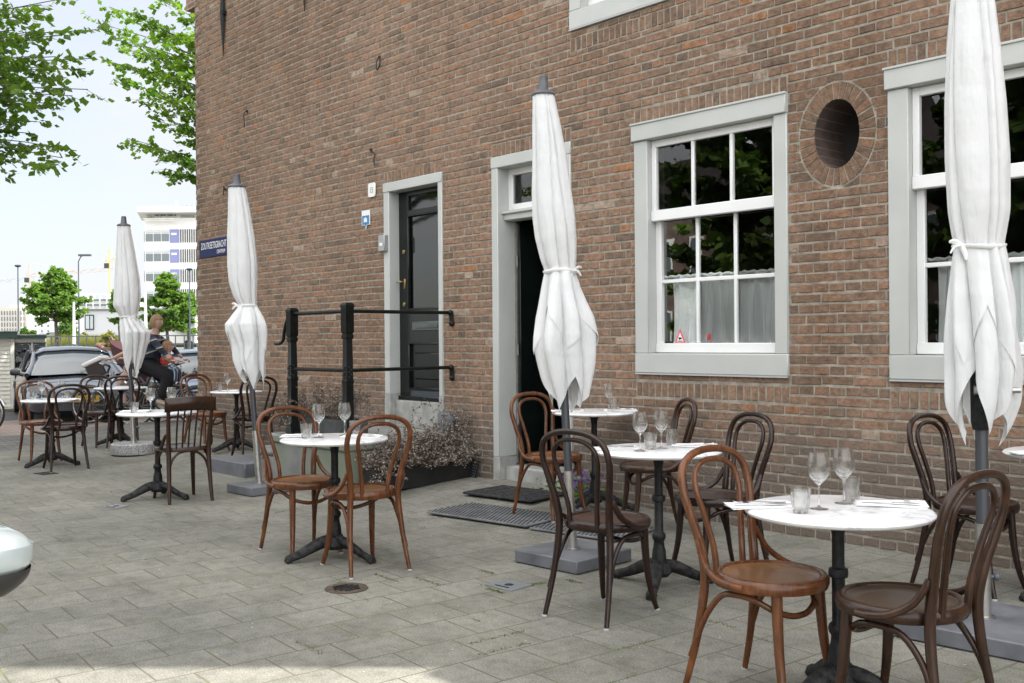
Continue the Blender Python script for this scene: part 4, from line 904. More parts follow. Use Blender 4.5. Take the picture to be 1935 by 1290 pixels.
# ---------------------------------------------------------------- closed parasols
def parasol(name, label, loc, prof, lean, ztie, ztop, seed, zmin, hang=.34, poler=.024, zmid=.55, crank=False, base='square', bsize=.5, brot=0, bh=.075, phase=0.0, flap=True):
    """prof: (z, centre to the right, half width) of the closed canopy; z above the ground"""
    t = thing(name, label, 'parasol', loc, 0); g = random.Random(seed)
    def at(z):
        if z <= prof[0][0]: return prof[0][1:]
        for (z0, c0, w0), (z1, c1, w1) in zip(prof, prof[1:]):
            if z <= z1: k = (z - z0) / (z1 - z0); return (c0 + (c1 - c0) * k, w0 + (w1 - w0) * k)
        return prof[-1][1:]
    ph = [g.uniform(0, 6.28) for _ in range(8)]
    NA = 220
    KC = 8; cr0 = [2 * math.pi * (k + g.uniform(-.28, .28)) / KC for k in range(KC)]; crd = [g.uniform(-.35, .35) for _ in range(KC)]; crp = [g.uniform(0, 6.28) for _ in range(KC)]; crw = [g.uniform(.55, 1.0) for _ in range(KC)]
    def fold(a, z):            # broad lobes of cloth between sharp creases that wander with the height
        best = 9; wt_ = 1; second = 9
        for k in range(KC):
            q = cr0[k] + crd[k] * (z - ztie) + .16 * math.sin(2.1 * z + crp[k]); dd = abs((a - q + math.pi) % (2 * math.pi) - math.pi)
            if dd < best: second = best; best = dd; wt_ = crw[k]
            elif dd < second: second = dd
        t_ = 2 * best / max(best + second, .05)
        return 1 - 2.0 * wt_ * (1 - math.sin(math.pi / 2 * min(1, t_)) ** .62) + .05 * math.sin(13 * a + ph[3] - 2.1 * z)
    def zig(n, lo, hi, a0=0.0):     # a zigzag hem: straight edges between corners of uneven height
        vx = [(a0 + 2 * math.pi * (i + g.uniform(-.25, .25)) / n, (g.uniform(*lo) if i % 2 else g.uniform(*hi))) for i in range(n)]; vx = sorted((q % (2 * math.pi), z) for q, z in vx)
        vx = [(vx[-1][0] - 2 * math.pi, vx[-1][1])] + vx + [(vx[0][0] + 2 * math.pi, vx[0][1])]
        def f(a):
            a %= 2 * math.pi
            for (p, zp), (q, zq) in zip(vx, vx[1:]):
                if p <= a <= q: return zp + (zq - zp) * (a - p) / max(q - p, 1e-6)
            return vx[0][1]
        return f
    def layer(z_of, depth, scl, a0=0, a1=2 * math.pi, rows=70, nm='canopy_cloth', amp=1.0):
        mb = MB(); full = a1 - a0 > 6.2; n = NA if full else int(NA * (a1 - a0) / 6.283) + 2; vs = []
        for j in range(rows + 1):
            for i in range(n + (0 if full else 1)):
                a = a0 + (a1 - a0) * i / n; zt_, zb_ = z_of(a); z = zt_ + (zb_ - zt_) * j / rows; c, w = at(z)
                below = max(0, ztie - z); am = (.16 + .16 * min(1, below / .25)) if z < ztie else .16 + .10 * max(0, 1 - (z - ztie) / .25)
                if z > ztop - .12: am *= .6
                f = fold(a, z) * amp; rr = w * scl * (.97 - am * (1 - f) * .8 - .05 * min(1, below / .12))
                if below > 0: rr *= 1 + depth * .10 * math.sin(3 * a + ph[5] + below * 4)
                rr = max(rr, .034)
                p = RT * (c + rr * math.cos(a)) + FW * (rr * .92 * math.sin(a)); vs.append((p.x, p.y, z))
        m = n + (0 if full else 1)
        fs = [(j * m + i, j * m + (i + 1) % m, (j + 1) * m + (i + 1) % m, (j + 1) * m + i) for j in range(rows) for i in range(n)]
        mb.add(vs, fs); return obj(nm, mb, M['cloth'], t, True, ang=180)
    tip = zig(8, (zmin, zmin + .10), (zmin + hang * .55, zmin + hang * 1.1), phase)
    f2 = zig(8, (ztie - .58, ztie - .42), (ztie - .30, ztie - .20), ph[5]); f3 = zig(8, (ztie - .50, ztie - .36), (ztie - .24, ztie - .15), ph[6])
    cn = layer(lambda a: (ztop, max(tip(a), zmin)), 1, 1.0)
    if flap:
        lay2 = layer(lambda a: (ztie + .01, f2(a)), 1, 1.035, R(195), R(385), 34, 'canopy_flap', 1.1)
        lay3 = layer(lambda a: (ztie + .005, f3(a)), 1, 1.015, R(20), R(215), 34, 'canopy_flap', .9)
    c, w = at(ztie); mb = MB(); cc = RT * c; ws = w * 1.0
    mb.tube([(cc.x + RT.x * ws * math.cos(a) + FW.x * ws * .94 * math.sin(a), cc.y + RT.y * ws * math.cos(a) + FW.y * ws * .94 * math.sin(a), ztie + .006 * math.sin(a * 2 + ph[1])) for a in [2 * math.pi * i / 28 for i in range(28)]], .013, 8, closed=True, flat=.5)
    kn = RT * (c + ws * (.75 if seed % 2 else -.98)) - FW * ws * .55
    for q in ((.05, -.03), (.055, .02), (-.02, -.06)):
        d = RT * q[0] * (1 if seed % 2 else -1); mb.tube([kn + Vector((0, 0, ztie)), kn + d * .6 + Vector((0, 0, ztie + q[1] * .5 + .012)), kn + d + Vector((0, 0, ztie + q[1]))], [.012, .014, .006], 6, spl=2, flat=.5)
    obj('tie_band', mb, M['cloth_band'], t)
    # pole, cap, base
    ct, wt = at(ztop); top = RT * ct
    P_ = lambda z: RT * (lean * (z / ztop)) + Vector((0, 0, z))
    mb = MB(); mb.tube([P_(zmid - .02), P_(ztop - .02)], [poler, poler], 16); obj('pole', mb, M['grey_pole'], t)
    mb = MB(); mb.tube([P_(bh), P_(zmid)], [poler + .006, poler + .005], 18); mb.tube([P_(bh), P_(bh + .012)], [poler + .022] * 2, 18); st_ = obj('base_tube', mb, M['steel'], t)
    for z in (zmid - .05, zmid - .24):
        mb = MB(); p = P_(z); mb.tube([p, p + RT * .055], .008, 8); mb.sphere(p + RT * .062, .019, 8, 6); obj('clamp_knob', mb, M['grey_plastic'], st_)
    mb = MB(); mb.lathe([(0, .0), (wt * 1.02, .0), (wt * 1.06, .008), (wt * .95, .02), (wt * .50, .034), (wt * .46, .04), (wt * .36, .115), (wt * .28, .12), (0, .12)], (top.x, top.y, ztop - .01), 28); obj('cap', mb, M['grey_plastic'], t, ang=35)
    if crank:
        mb = MB(); mb.tube([P_(.92), P_(.95), P_(1.18), P_(1.2)], [.036, .044, .046, .036], 16); cb = obj('crank_housing', mb, M['iron'], t)
        p = P_(1.10) - FW * .04; mb = MB(); mb.tube([p - RT * .05, p + RT * .07 - FW * .04], [.022, .012], 10); mb.tube([p + RT * .07 - FW * .04, p + RT * .13 - FW * .05], .013, 10); obj('crank_handle', mb, M['steel'], cb)
    mb = MB()
    if base == 'square': mb.box((0, 0, bh / 2 + .004), (bsize, bsize, bh), rz=brot, bev=.006); o = obj('base', mb, M['bluestone'], t)
    else:
        mb.lathe([(0, 0), (bsize, 0), (bsize + .004, .012), (bsize + .003, bh - .012), (bsize - .01, bh), (0, bh)], n=56); o = obj('base', mb, M['granite'], t)
    return t
def conv(rows, s, ybase, xb, z0=.07):      # measured silhouette rows (y, left, right) at s pixels a metre
    r = [(z0 + (ybase - y) / s, ((a + b) / 2 - xb) / s, (b - a) / 2 / s) for y, a, b in rows]; return sorted(r)
PA = conv([(178, 1012, 1054), (240, 1010, 1068), (300, 1009, 1079), (360, 1007, 1087), (410, 1008, 1093), (450, 1013, 1095), (490, 1023, 1094), (513, 1032, 1092), (545, 1022, 1103), (580, 1013, 1116), (600, 1007, 1124), (635, 1000, 1129), (660, 1000, 1128), (690, 1008, 1126), (720, 1018, 1121), (750, 1029, 1115), (785, 1042, 1104)], 314, 1040, 1082)
parasol('closed_parasol', 'closed white parasol on a square grey base, in front of the open doorway', (-4.30, 4.35, 0), PA, -.125, .07 + (1040 - 513) / 314, .07 + (1040 - 178) / 314, 5, .07 + (1040 - 787) / 314, .30, bsize=.50, brot=R(3), phase=.3)
PB = conv([(352, 434, 467), (400, 433, 476), (450, 431, 484), (500, 431, 489), (535, 434, 488), (560, 442, 487), (578, 453, 486), (600, 437, 500), (612, 428, 505), (625, 430, 507), (650, 439, 507), (680, 440, 506), (705, 448, 505), (742, 468, 500)], 212, 915, 489)
parasol('closed_parasol', 'closed white parasol standing before the stone stoop, left of the railing', (-8.24, 4.375, 0), PB, -.18, .07 + (915 - 578) / 212, .07 + (915 - 352) / 212, 12, .07 + (915 - 744) / 212, .28, bsize=.42, brot=R(3), phase=.9)
PC = conv([(428, 229, 253), (480, 226, 262), (530, 223, 270), (560, 221, 272), (580, 220, 270), (595, 229, 266), (602, 234, 263), (615, 232, 275), (630, 232, 289), (650, 233, 285), (680, 236, 276), (700, 241, 270), (720, 248, 268)], 158, 840, 257, .12)
parasol('closed_parasol', 'farthest closed white parasol on a round speckled granite base', (-12.07, 4.76, .02), PC, -.12, .12 + (840 - 602) / 158, .12 + (840 - 428) / 158, 21, .12 + (840 - 722) / 158, .28, base='round', bsize=.262, bh=.125, phase=.1)
PD = conv([(-60, 1826, 1872), (0, 1808, 1890), (100, 1801, 1902), (200, 1797, 1911), (300, 1797, 1916), (400, 1802, 1915), (440, 1808, 1908), (468, 1814, 1903), (500, 1808, 1912), (560, 1802, 1926), (640, 1797, 1938), (700, 1796, 1942), (760, 1793, 1934), (800, 1800, 1918), (845, 1822, 1893)], 421, 1170, 1862)
parasol('closed_parasol', 'large closed white parasol at the right edge with a crank on its pole', (-1.975, 4.61, 0), PD, -.01, .07 + (1170 - 468) / 421, .07 + (1170 + 60) / 421, 32, .07 + (1170 - 847) / 421, .36, crank=True, bsize=.62, brot=R(4), poler=.027, phase=.75, zmid=.50)
# ---------------------------------------------------------------- planters, mats, covers at the wall
def sprig(mbS, mbF, p, d, L, g, depth=0, fl=.011):
    n = 4; pts = [p]; q = Vector(p); dd = Vector(d).normalized()
    for i in range(n):
        dd = (dd + Vector((g.uniform(-.35, .35), g.uniform(-.35, .35), g.uniform(-.25, .22)))).normalized(); q = q + dd * (L / n); pts.append(q.copy())
        if depth < 2 and g.random() < .75: sprig(mbS, mbF, q, dd + Vector((g.uniform(-1, 1), g.uniform(-1, 1), g.uniform(-.5, .7))), L * .55, g, depth + 1, fl)
        for _ in range(2 if depth else 1):
            c = q + Vector([g.uniform(-.014, .014) for _ in range(3)]); u = Vector([g.gauss(0, 1) for _ in range(3)]).normalized(); w = u.orthogonal().normalized(); s = fl * g.uniform(.5, 1.25)
            mbF.add([c - u * s, c + w * s * .7, c + u * s, c - w * s * .7], [(0, 1, 2, 3)])
    mbS.tube(pts, [.0022 if depth == 0 else .0012] * len(pts), 3, cap=False)
def dried(name, label, root, spots, g, fl=.011):
    t = thing(name, label, 'plant', root); S_, F_ = MB(), MB()
    for (p, d, L, k) in spots:
        for _ in range(k): sprig(S_, F_, Vector(p) + Vector((g.uniform(-.09, .09), g.uniform(-.09, .09), 0)), Vector(d) + Vector((g.uniform(-.6, .6), g.uniform(-.6, .6), g.uniform(-.2, .3))), L * g.uniform(.6, 1.15), g, 0, fl)
    obj('stems', S_, M['dry_stem'], t, False); obj('seed_heads', F_, M['dry'], t, False); return t
g = random.Random(11)
t = thing('planter', 'long low black planter box on the ground beside the stoop', 'planter', (-7.29, 5.42, .055))
mb = MB(); L_, W_, H_ = 1.06, .24, .175
mb.bx(-W_ / 2, W_ / 2, -L_ / 2, L_ / 2, 0, .02); mb.bx(-W_ / 2, -W_ / 2 + .012, -L_ / 2, L_ / 2, .02, H_); mb.bx(W_ / 2 - .012, W_ / 2, -L_ / 2, L_ / 2, .02, H_); mb.bx(-W_ / 2 + .012, W_ / 2 - .012, -L_ / 2, -L_ / 2 + .012, .02, H_); mb.bx(-W_ / 2 + .012, W_ / 2 - .012, L_ / 2 - .012, L_ / 2, .02, H_)
obj('box', mb, M['black_box'], t, False); mb = MB(); mb.bx(-W_ / 2 + .012, W_ / 2 - .012, -L_ / 2 + .012, L_ / 2 - .012, .12, .145); obj('soil', mb, M['soil'], t, False)
sp_ = [((0, -.45 + .1 * i, .14), (.35, g.uniform(-.35, .2), .7), .19 + .02 * (i % 3), 7) for i in range(10)] + [((-.05, -.40 + .11 * i, .14), (-.1, 0, 1), .25, 6) for i in range(8)] + [((.0, .42, .14), (.1, .25, 1.1), .44, 5), ((.05, -.42, .15), (1, -.5, -.1), .16, 6), ((-.05, .3, .2), (-.1, .2, 1), .38, 7)]
dried('dried_shrub', 'sprawling dried grey pink shrub spilling out of the black planter', (-7.29, 5.42, .055), sp_, g, .0105)
t = thing('planter', 'dark grey planter box on the stoop behind the railing posts', 'planter', (-8.02, 5.02, .466))
mb = MB(); mb.bx(-.38, .38, -.11, .11, 0, .02); mb.bx(-.38, .38, -.11, -.098, .02, .17); mb.bx(-.38, .38, .098, .11, .02, .17); mb.bx(-.38, -.368, -.098, .098, .02, .17); mb.bx(.368, .38, -.098, .098, .02, .17); obj('box', mb, M['grey_box'], t, False)
mb = MB(); mb.bx(-.368, .368, -.098, .098, .12, .15); obj('soil', mb, M['soil'], t, False)
dried('dried_shrub', 'wispy dried brown shrub in the grey planter on the stoop', (-8.02, 5.02, .466), [((-.3 + .085 * i, 0, .15), (0, 0, 1), .23, 5) for i in range(8)], g, .008)
t = thing('flower_pot', 'small grey flower pot at the left end of the stoop', 'flower pot', (-8.60, 4.98, .466))
mb = MB(); mb.lathe([(0, 0), (.055, 0), (.075, .11), (.08, .115), (.08, .13), (.068, .13), (.065, .10), (0, .10)], n=20); obj('pot', mb, M['grey_box'], t)
dried('potted_plant', 'small silvery dried plant in the pot at the left end of the stoop', (-8.60, 4.98, .466), [((0, 0, .10), (0, -.1, 1), .16, 22), ((0, -.02, .10), (.2, -.8, .2), .14, 12)], g, .012)
# purple flowers by the wall
t = thing('bellflowers', 'small clump of purple bellflowers at the foot of the wall', 'flowers', (-5.75, 5.86, gz(-5.75, 5.86)))
S_, F_, P_2 = MB(), MB(), MB()
for i in range(420):
    x, y = g.gauss(0, .17), g.gauss(0, .05); z = abs(g.gauss(.05, .05)); u = Vector([g.gauss(0, 1) for _ in range(3)]).normalized(); w = u.orthogonal().normalized(); s = g.uniform(.006, .014); c = Vector((x, min(y, .09), z))
    F_.add([c - u * s, c + w * s, c + u * s, c - w * s], [(0, 1, 2, 3)])
for i in range(90):
    c = Vector((g.gauss(-.03, .14), min(g.gauss(0, .05), .09), abs(g.gauss(.14, .06)))); u = Vector([g.gauss(0, 1) for _ in range(3)]).normalized(); w = u.orthogonal().normalized(); s = g.uniform(.009, .016)
    P_2.add([c - u * s, c + w * s, c + u * s, c - w * s], [(0, 1, 2, 3)])
obj('leaves', F_, M['leaf_far'], t, False); obj('petals', P_2, M['purple'], t, False)
# door mats
def matbox(name, label, x, y, w, h, rz, m, hgt=.018, holes=0, z0=0):
    t = thing(name, label, 'door mat', (x, y, gz(x, y) + z0), rz); mb = MB(); mb.box((0, 0, hgt / 2), (w, h, hgt), bev=.006); obj('mat_sheet', mb, m, t)
    mb = MB()
    if holes:
        nx, ny = int(w / .034), int(h / .034)
        for i in range(nx):
            for j in range(ny):
                a = -w / 2 + (i + .5 + .5 * (j % 2)) * w / nx * .97; b_ = -h / 2 + (j + .5) * h / ny; mb.lathe([(.006, hgt - .001), (.0085, hgt + .003), (.011, hgt - .001)], (a, b_, 0), 6)
        so_ = obj('studs', mb, M['rubber'], t, False); so_['kind'] = 'stuff'
    else:
        for i in range(6):
            for j in range(5):
                cx, cy = -w / 2 + (i + .5) * w / 6, -h / 2 + (j + .5) * h / 5
                mb.tube([(cx + math.cos(a) * .035 * (.5 + a / 9), cy + math.sin(a) * .04 * (.5 + a / 9), hgt) for a in [k * .7 for k in range(9)]], .005, 4)
        o_ = obj('scroll_pattern', mb, m, t, False); o_['kind'] = 'stuff'
    return t
M['grey_rubber'] = mat('grey_rubber', (.12, .125, .135), .8, build=noisy((.09, .095, .105), (.16, .165, .175), 9, 6))
matbox('door_mat', 'black rubber scroll mat directly before the open doorway', -6.19, 5.60, .74, .50, R(7), M['rubber'], .02)
matbox('ring_mat', 'grey studded rubber mat, left one of the pair before the doorway', -5.76, 5.02, .98, .52, R(8), M['grey_rubber'], .018, 1)
matbox('ring_mat', 'grey studded rubber mat behind the parasol base, right one of the pair', -4.89, 5.15, .72, .54, R(8), M['grey_rubber'], .018, 1)
# covers in the pavement
t = thing('manhole_cover', 'small oval cast iron cover sunk in the paving before the near chairs', 'manhole cover', (-4.69, 3.0, .0))
mb = MB(); mb.lathe([(0, .004), (.105, .004), (.115, .006), (.118, .001)], n=36); obj('cover', mb, mat('rusty_iron', (.06, .04, .03), .8, build=noisy((.04, .03, .024), (.11, .075, .05), 20, 5)), t)
mb = MB()
for i in range(5): mb.box((-.06 + i * .03, 0, .007), (.012, .15 - abs(i - 2) * .03, .004), rz=0)
obj('ribs', mb, M['iron_dust'], t, False)
def plate(x, y, rz, label, w=.2):
    t = thing('metal_plate', label, 'metal plate', (x, y, 0), rz); mb = MB(); mb.box((0, 0, .003), (w, w * .85, .005), bev=.001); obj('plate', mb, mat('zinc_plate', (.24, .26, .28), .45, .4), t); mb = MB(); mb.lathe([(0, .008), (.022, .008), (.026, .006)], (.0, .0, 0), 14); mb.bx(-.05, .05, -.06, -.05, .005, .008); obj('screw_cap', mb, M['iron_dust'], t)
plate(-4.13, 3.68, R(4), 'square zinc plate in the paving in front of the square parasol base'); plate(-8.35, 3.14, R(20), 'small pale metal plate in the paving left of the slat backed chair', .16)
t = thing('metal_plate', 'dark iron plate in the paving at the far left', 'metal plate', (-11.0, 3.42, 0), R(10)); mb = MB(); mb.box((0, 0, .003), (.22, .16, .005), bev=.001); obj('plate', mb, M['iron_dust'], t); mb = MB(); mb.bx(-.06, .06, -.01, .01, .005, .008); obj('slot', mb, M['iron'], t)
# moss and weeds in the joints
mb = MB(); gm = random.Random(5)
def tuft(x, y, s, n, L=0, ang=0):
    for _ in range(n):
        k = gm.uniform(-.5, .5); px, py = x + math.cos(ang) * L * k + gm.gauss(0, s), y + math.sin(ang) * L * k + gm.gauss(0, s); a = gm.uniform(0, 6.28); h = gm.uniform(.002, .007); q = gm.uniform(.002, .0045)
        z = gz(px, py); mb.add([(px - math.cos(a) * q, py - math.sin(a) * q, z), (px + math.cos(a) * q, py + math.sin(a) * q, z), (px + gm.gauss(0, .006), py + gm.gauss(0, .006), z + h)], [(0, 1, 2)])
for x, y, s, n, L, a in [(-4.05, 3.77, .010, 260, .20, R(86)), (-4.1, 3.55, .008, 160, .14, R(-3)), (-4.52, 3.42, .008, 120, .25, R(-3)), (-4.75, 3.30, .008, 120, .26, R(-3)), (-4.45, 3.80, .012, 80, .12, 0), (-3.95, 4.0, .01, 90, .1, 0), (-6.05, 4.73, .02, 200, .5, R(60)), (-8.55, 4.55, .03, 130, .1, 0), (-8.35, 4.3, .02, 60, .1, 0), (-3.3, 2.9, .008, 90, .3, R(86)), (-3.45, 3.0, .007, 120, .3, R(86)), (-2.95, 3.35, .01, 80, .25, R(86)), (-2.9, 3.9, .01, 80, .2, 0), (-3.9, 2.3, .008, 70, .25, R(-3)), (-4.8, 3.05, .02, 60, .1, 0)]: tuft(x, y, s, n, L, a)
for _ in range(46):
    x = -9.5 + 8.2 * gm.random(); y = 2.2 + 3.4 * gm.random(); tuft(x, y, .005, gm.randint(8, 26), gm.uniform(.05, .22), R(86) if gm.random() < .5 else R(-4))
o = obj('joint_moss', mb, M['moss'], None, False); o['kind'] = 'stuff'
# fallen seeds and crumbs along the wall
mb = MB()
for _ in range(900):
    x = -9 + 8.5 * gm.random(); y = 5.93 - abs(gm.gauss(0, .10)) if gm.random() < .45 else 2.2 + 3.6 * gm.random(); s = gm.uniform(.0025, .0065); a = gm.uniform(0, 3); z = gz(x, y) + .003
    if -7.6 < x < -5.9 and y > 4.6: continue
    mb.add([(x - s * math.cos(a), y - s * math.sin(a), z), (x + s * .6 * math.sin(a), y - s * .6 * math.cos(a), z), (x + s * math.cos(a), y + s * math.sin(a), z + .002), (x - s * .6 * math.sin(a), y + s * .6 * math.cos(a), z + .001)], [(0, 1, 2, 3)])
o = obj('litter_specks', mb, mat('pale_specks', (.42, .40, .34), .9), None, False); o['kind'] = 'stuff'

# ---------------------------------------------------------------- trees
def spot(a, b, d): return cl(d, (a - 967.5) / 1918.1 * d, 1.34 + (645 - .0081 * (a - 967.5) - b) / 1918.1 * d)
def leaf(mb, c, dr, s, g):
    up = Vector((g.gauss(0, .9), g.gauss(0, .9), 1)).normalized(); dr = (dr - up * dr.dot(up)); dr = dr.normalized() if dr.length > .01 else up.orthogonal().normalized(); w = up.cross(dr) * s * .50
    mb.add([c, c + dr * s * .42 + w, c + dr * s, c + dr * s * .42 - w], [(0, 1, 2, 3)])
def tree(name, label, base, th, tips, g, lf=.075, per=9, twigs=16, trunk_r=.2, spread=.45, lm='leaf', cat='tree', group=None, inner=.35, fork=None):
    t = thing(name, label, cat, base, 0, group); B_, L_ = MB(), MB(); b0 = Vector(base)
    fk = Vector((0, 0, th)) if fork is None else fork
    top = max(p.z for p in tips) - base[2] - 1
    B_.tube([(0, 0, -.1), (.05, .02, th * .5), (0, 0, th), (.1, .1, (th + top) / 2), (.0, .1, top)], [trunk_r * 1.25, trunk_r, trunk_r * .85, trunk_r * .5, trunk_r * .12], 10, spl=3)
    for tip in tips:
        e = tip - b0; s = Vector((0, 0, min(max(th, e.z - .45 * Vector((e.x, e.y)).length), top - .3))); L = (e - s).length
        mid = s + (e - s) * .5 + Vector((g.gauss(0, .12), g.gauss(0, .12), .14 * L)); pts = []
        for i in range(9):
            k = i / 8; pts.append(s * (1 - k) ** 2 + mid * 2 * k * (1 - k) + e * k * k)
        B_.tube(pts, [max(.006, trunk_r * .30 * (1 - k / 8.2) ** 1.4) for k in range(9)], 5, cap=False)
        for q in range(twigs):
            k = inner + (1 - inner) * (q + g.random()) / twigs; f = k * 8; i = min(7, int(f)); p = pts[i].lerp(pts[i + 1], f - i); d = (pts[i + 1] - pts[i]).normalized()
            side = d.cross(Vector((0, 0, 1))); side = side.normalized() if side.length > .05 else Vector((1, 0, 0))
            td = (d * g.uniform(.2, .9) + side * g.choice((-1, 1)) * g.uniform(.4, 1) + Vector((0, 0, g.uniform(-.45, .25)))).normalized(); tl = spread * g.uniform(.5, 1.15) * (1.15 - .5 * k)
            B_.tube([p, p + td * tl], [.004, .002], 3, cap=False)
            for n in range(per):
                kk = (n + .5) / per; c = p + td * tl * kk + Vector((g.gauss(0, .025), g.gauss(0, .025), g.gauss(-.02, .03))); sd = td.cross(Vector((0, 0, 1))) * (1 if n % 2 else -1)
                leaf(L_, c, td * .5 + sd * g.uniform(.5, 1.1) + Vector((0, 0, g.uniform(-.5, .1))), lf * g.uniform(.7, 1.2), g)
    obj('trunk', B_, M['bark'], t, True); obj('crown', L_, M[lm], t, False); return t
g = random.Random(21)
tips = [spot(a, b, 13.2 + g.uniform(-.7, .9)) for a, b in ((193, 59), (186, 113), (166, 133), (170, 172), (141, 184), (119, 200), (74, 233), (70, 256), (148, 288), (119, 301), (97, 322), (33, 302), (2, 322), (116, 2), (84, 12), (130, 150), (95, 205), (60, 110), (30, 60), (20, 150), (45, 190), (10, 210), (110, 110), (60, 30), (90, 60), (0, 20), (0, 90), (-30, 180), (60, 280), (80, 160), (120, 70), (100, 130), (40, 240))]
for _ in range(62): tips.append(spot(g.uniform(-330, 60), g.uniform(-330, 215), g.uniform(11.8, 17)))
for _ in range(40): a = g.uniform(0, 6.28); tips.append(Vector((-17.0 + 3.6 * math.cos(a) * g.uniform(.5, 1), .3 + 3.6 * math.sin(a) * g.uniform(.5, 1), g.uniform(4.5, 9))))
tree('linden_tree', 'tall linden tree whose leafy boughs hang into the top left corner', (-17.0, .3, 0), 3.4, tips, g, .098, 10, 20, .21, .48, inner=.3)
tips = [spot(a, b, 20 + g.uniform(-1.2, 1.5)) for a, b in ((187, 47), (212, 16), (217, 77), (205, 119), (222, 150), (278, 196), (243, 264), (310, 234), (271, 279), (315, 322), (237, 95), (281, 110), (269, 166), (330, 300), (350, 250), (340, 180), (355, 270), (300, 60), (350, 40), (300, 140), (260, 40), (360, 140), (335, 330), (365, 200), (250, 130), (300, 0), (345, 120))]
for _ in range(34): tips.append(spot(g.uniform(330, 600), g.uniform(-200, 160), g.uniform(19, 24)))
tree('linden_tree', 'linden tree whose boughs show past the left edge of the brick wall', cl(22, -4.4), 3.0, tips, g, .115, 10, 18, .22, .55, inner=.45)
# trees across the street behind the viewer, seen as reflections in the panes
for x, y, h, r, lab in ((-7.5, -9.5, 7.5, 3.6, 'dense street tree across the street, right of the pair mirrored in the windows'), (-14.5, -10.5, 8, 4.0, 'dense street tree across the street, left of the pair mirrored in the windows'), (-2.0, -10.0, 7.5, 3.4, 'dense street tree across the street, nearest behind the viewpoint')):
    tp = []
    for _ in range(100):
        a = g.uniform(0, 6.28); zz = g.uniform(1.6, h + .6); rr = r * math.sqrt(max(.05, 1 - ((zz - h * .55) / (h * .62)) ** 2)) * g.uniform(.55, 1); tp.append(Vector((x + rr * math.cos(a), y + rr * math.sin(a), zz)))
    tree('street_tree', lab, (x, y, 0), 1.5, tp, g, .27, 11, 18, .22, .8, 'leaf_dark', inner=.15)
# young trees on the far quay
def quay_tree(label, a, b_top, b_bot, d, w_px, trunk_bot, g, n=70, lf=.20, group='young trees on the far quay'):
    base = spot(a, trunk_bot, d); base.z = .84; zt = spot(a, b_top, d).z; zb = spot(a, b_bot, d).z; r = w_px / 1918.1 * d; tp = []
    for _ in range(n):
        k = g.random(); an = g.uniform(0, 6.28); zz = zb + (zt - zb) * k; prof = math.sin(math.pi * min(1, .16 + .86 * k)) ** .7 * (1.05 - .35 * k); rr = r * prof * g.uniform(.4, 1.08)
        tp.append(Vector((base.x + rr * math.cos(an), base.y + rr * math.sin(an), zz)))
    return tree('young_tree', label, base, max(.6, zb - .84 - .1), tp, g, lf, 9, 16, .11, .55, 'leaf_far', group=group, inner=.45)
quay_tree('round young green tree left of the granite based parasol, above the dark car', 106, 510, 608, 62, 66, 660, g, 95)
quay_tree('young green tree right of the granite based parasol, before the white tower', 316, 522, 624, 64, 54, 660, g, 85)
quay_tree('partly hidden young tree just left behind the farthest parasol', 226, 552, 612, 68, 20, 655, g, 30)
quay_tree('thin sparse young tree beside the brick corner', 356, 556, 628, 70, 17, 660, g, 22)
for i, (a, b, w, d, lm, lab) in enumerate(((128, 622, 17, 75, 'leaf_far', 'round green bush on the far quay right of the tree trunk'), (158, 640, 9, 78, 'leaf_dry', 'yellowish bush on the far quay beside the white flagpole'), (205, 640, 13, 45, 'leaf_dry', 'pale feathery bush at the bow of the red boat'), (98, 645, 10, 80, 'leaf_dry', 'dry yellow bush behind the green edged cabin roof'), (300, 642, 11, 76, 'leaf_dry', 'yellowish bush on the far quay near the white camper'), (46, 628, 7, 85, 'leaf_far', 'small dark bush above the cabin roof, left one'), (62, 632, 6, 85, 'leaf_far', 'small dark bush above the cabin roof, right one'))):
    base = spot(a, 660, d); base.z = .84 if d > 57 else -.3; r = w / 1918.1 * d; t = thing('bush', lab, 'bush', base, 0, 'bushes on the far quay'); F_ = MB(); B_ = MB(); h = spot(a, b - w * .9, d).z - base.z
    for q in range(14): e = Vector((g.gauss(0, r * .4), g.gauss(0, r * .4), h * g.uniform(.5, .95))); B_.tube([(0, 0, 0), e * .5 + Vector((0, 0, .1)), e], [.04, .025, .01], 4)
    for q in range(900):
        c = Vector((g.gauss(0, 1), g.gauss(0, 1), g.gauss(0, 1))).normalized() * g.uniform(.35, 1) ** .5; c = Vector((c.x * r, c.y * r, h * .58 + c.z * h * .42)); leaf(F_, c, Vector((g.gauss(0, 1), g.gauss(0, 1), g.gauss(0, .5))), .22 * g.uniform(.6, 1.2), g)
    obj('stems', B_, M['bark'], t, True); obj('foliage', F_, M[lm], t, False)
mb = MB()
for q in range(5000):
    a = g.uniform(88, 240); d = g.uniform(70, 78); b = spot(a, 660, d); h = g.uniform(.4, 1.3); mb.add([(b.x - .05, b.y, .84), (b.x + .05, b.y, .84), (b.x + g.gauss(0, .1), b.y, .84 + h)], [(0, 1, 2)])
o = obj('dry_grass', mb, M['leaf_dry'], None, False); o['kind'] = 'stuff'
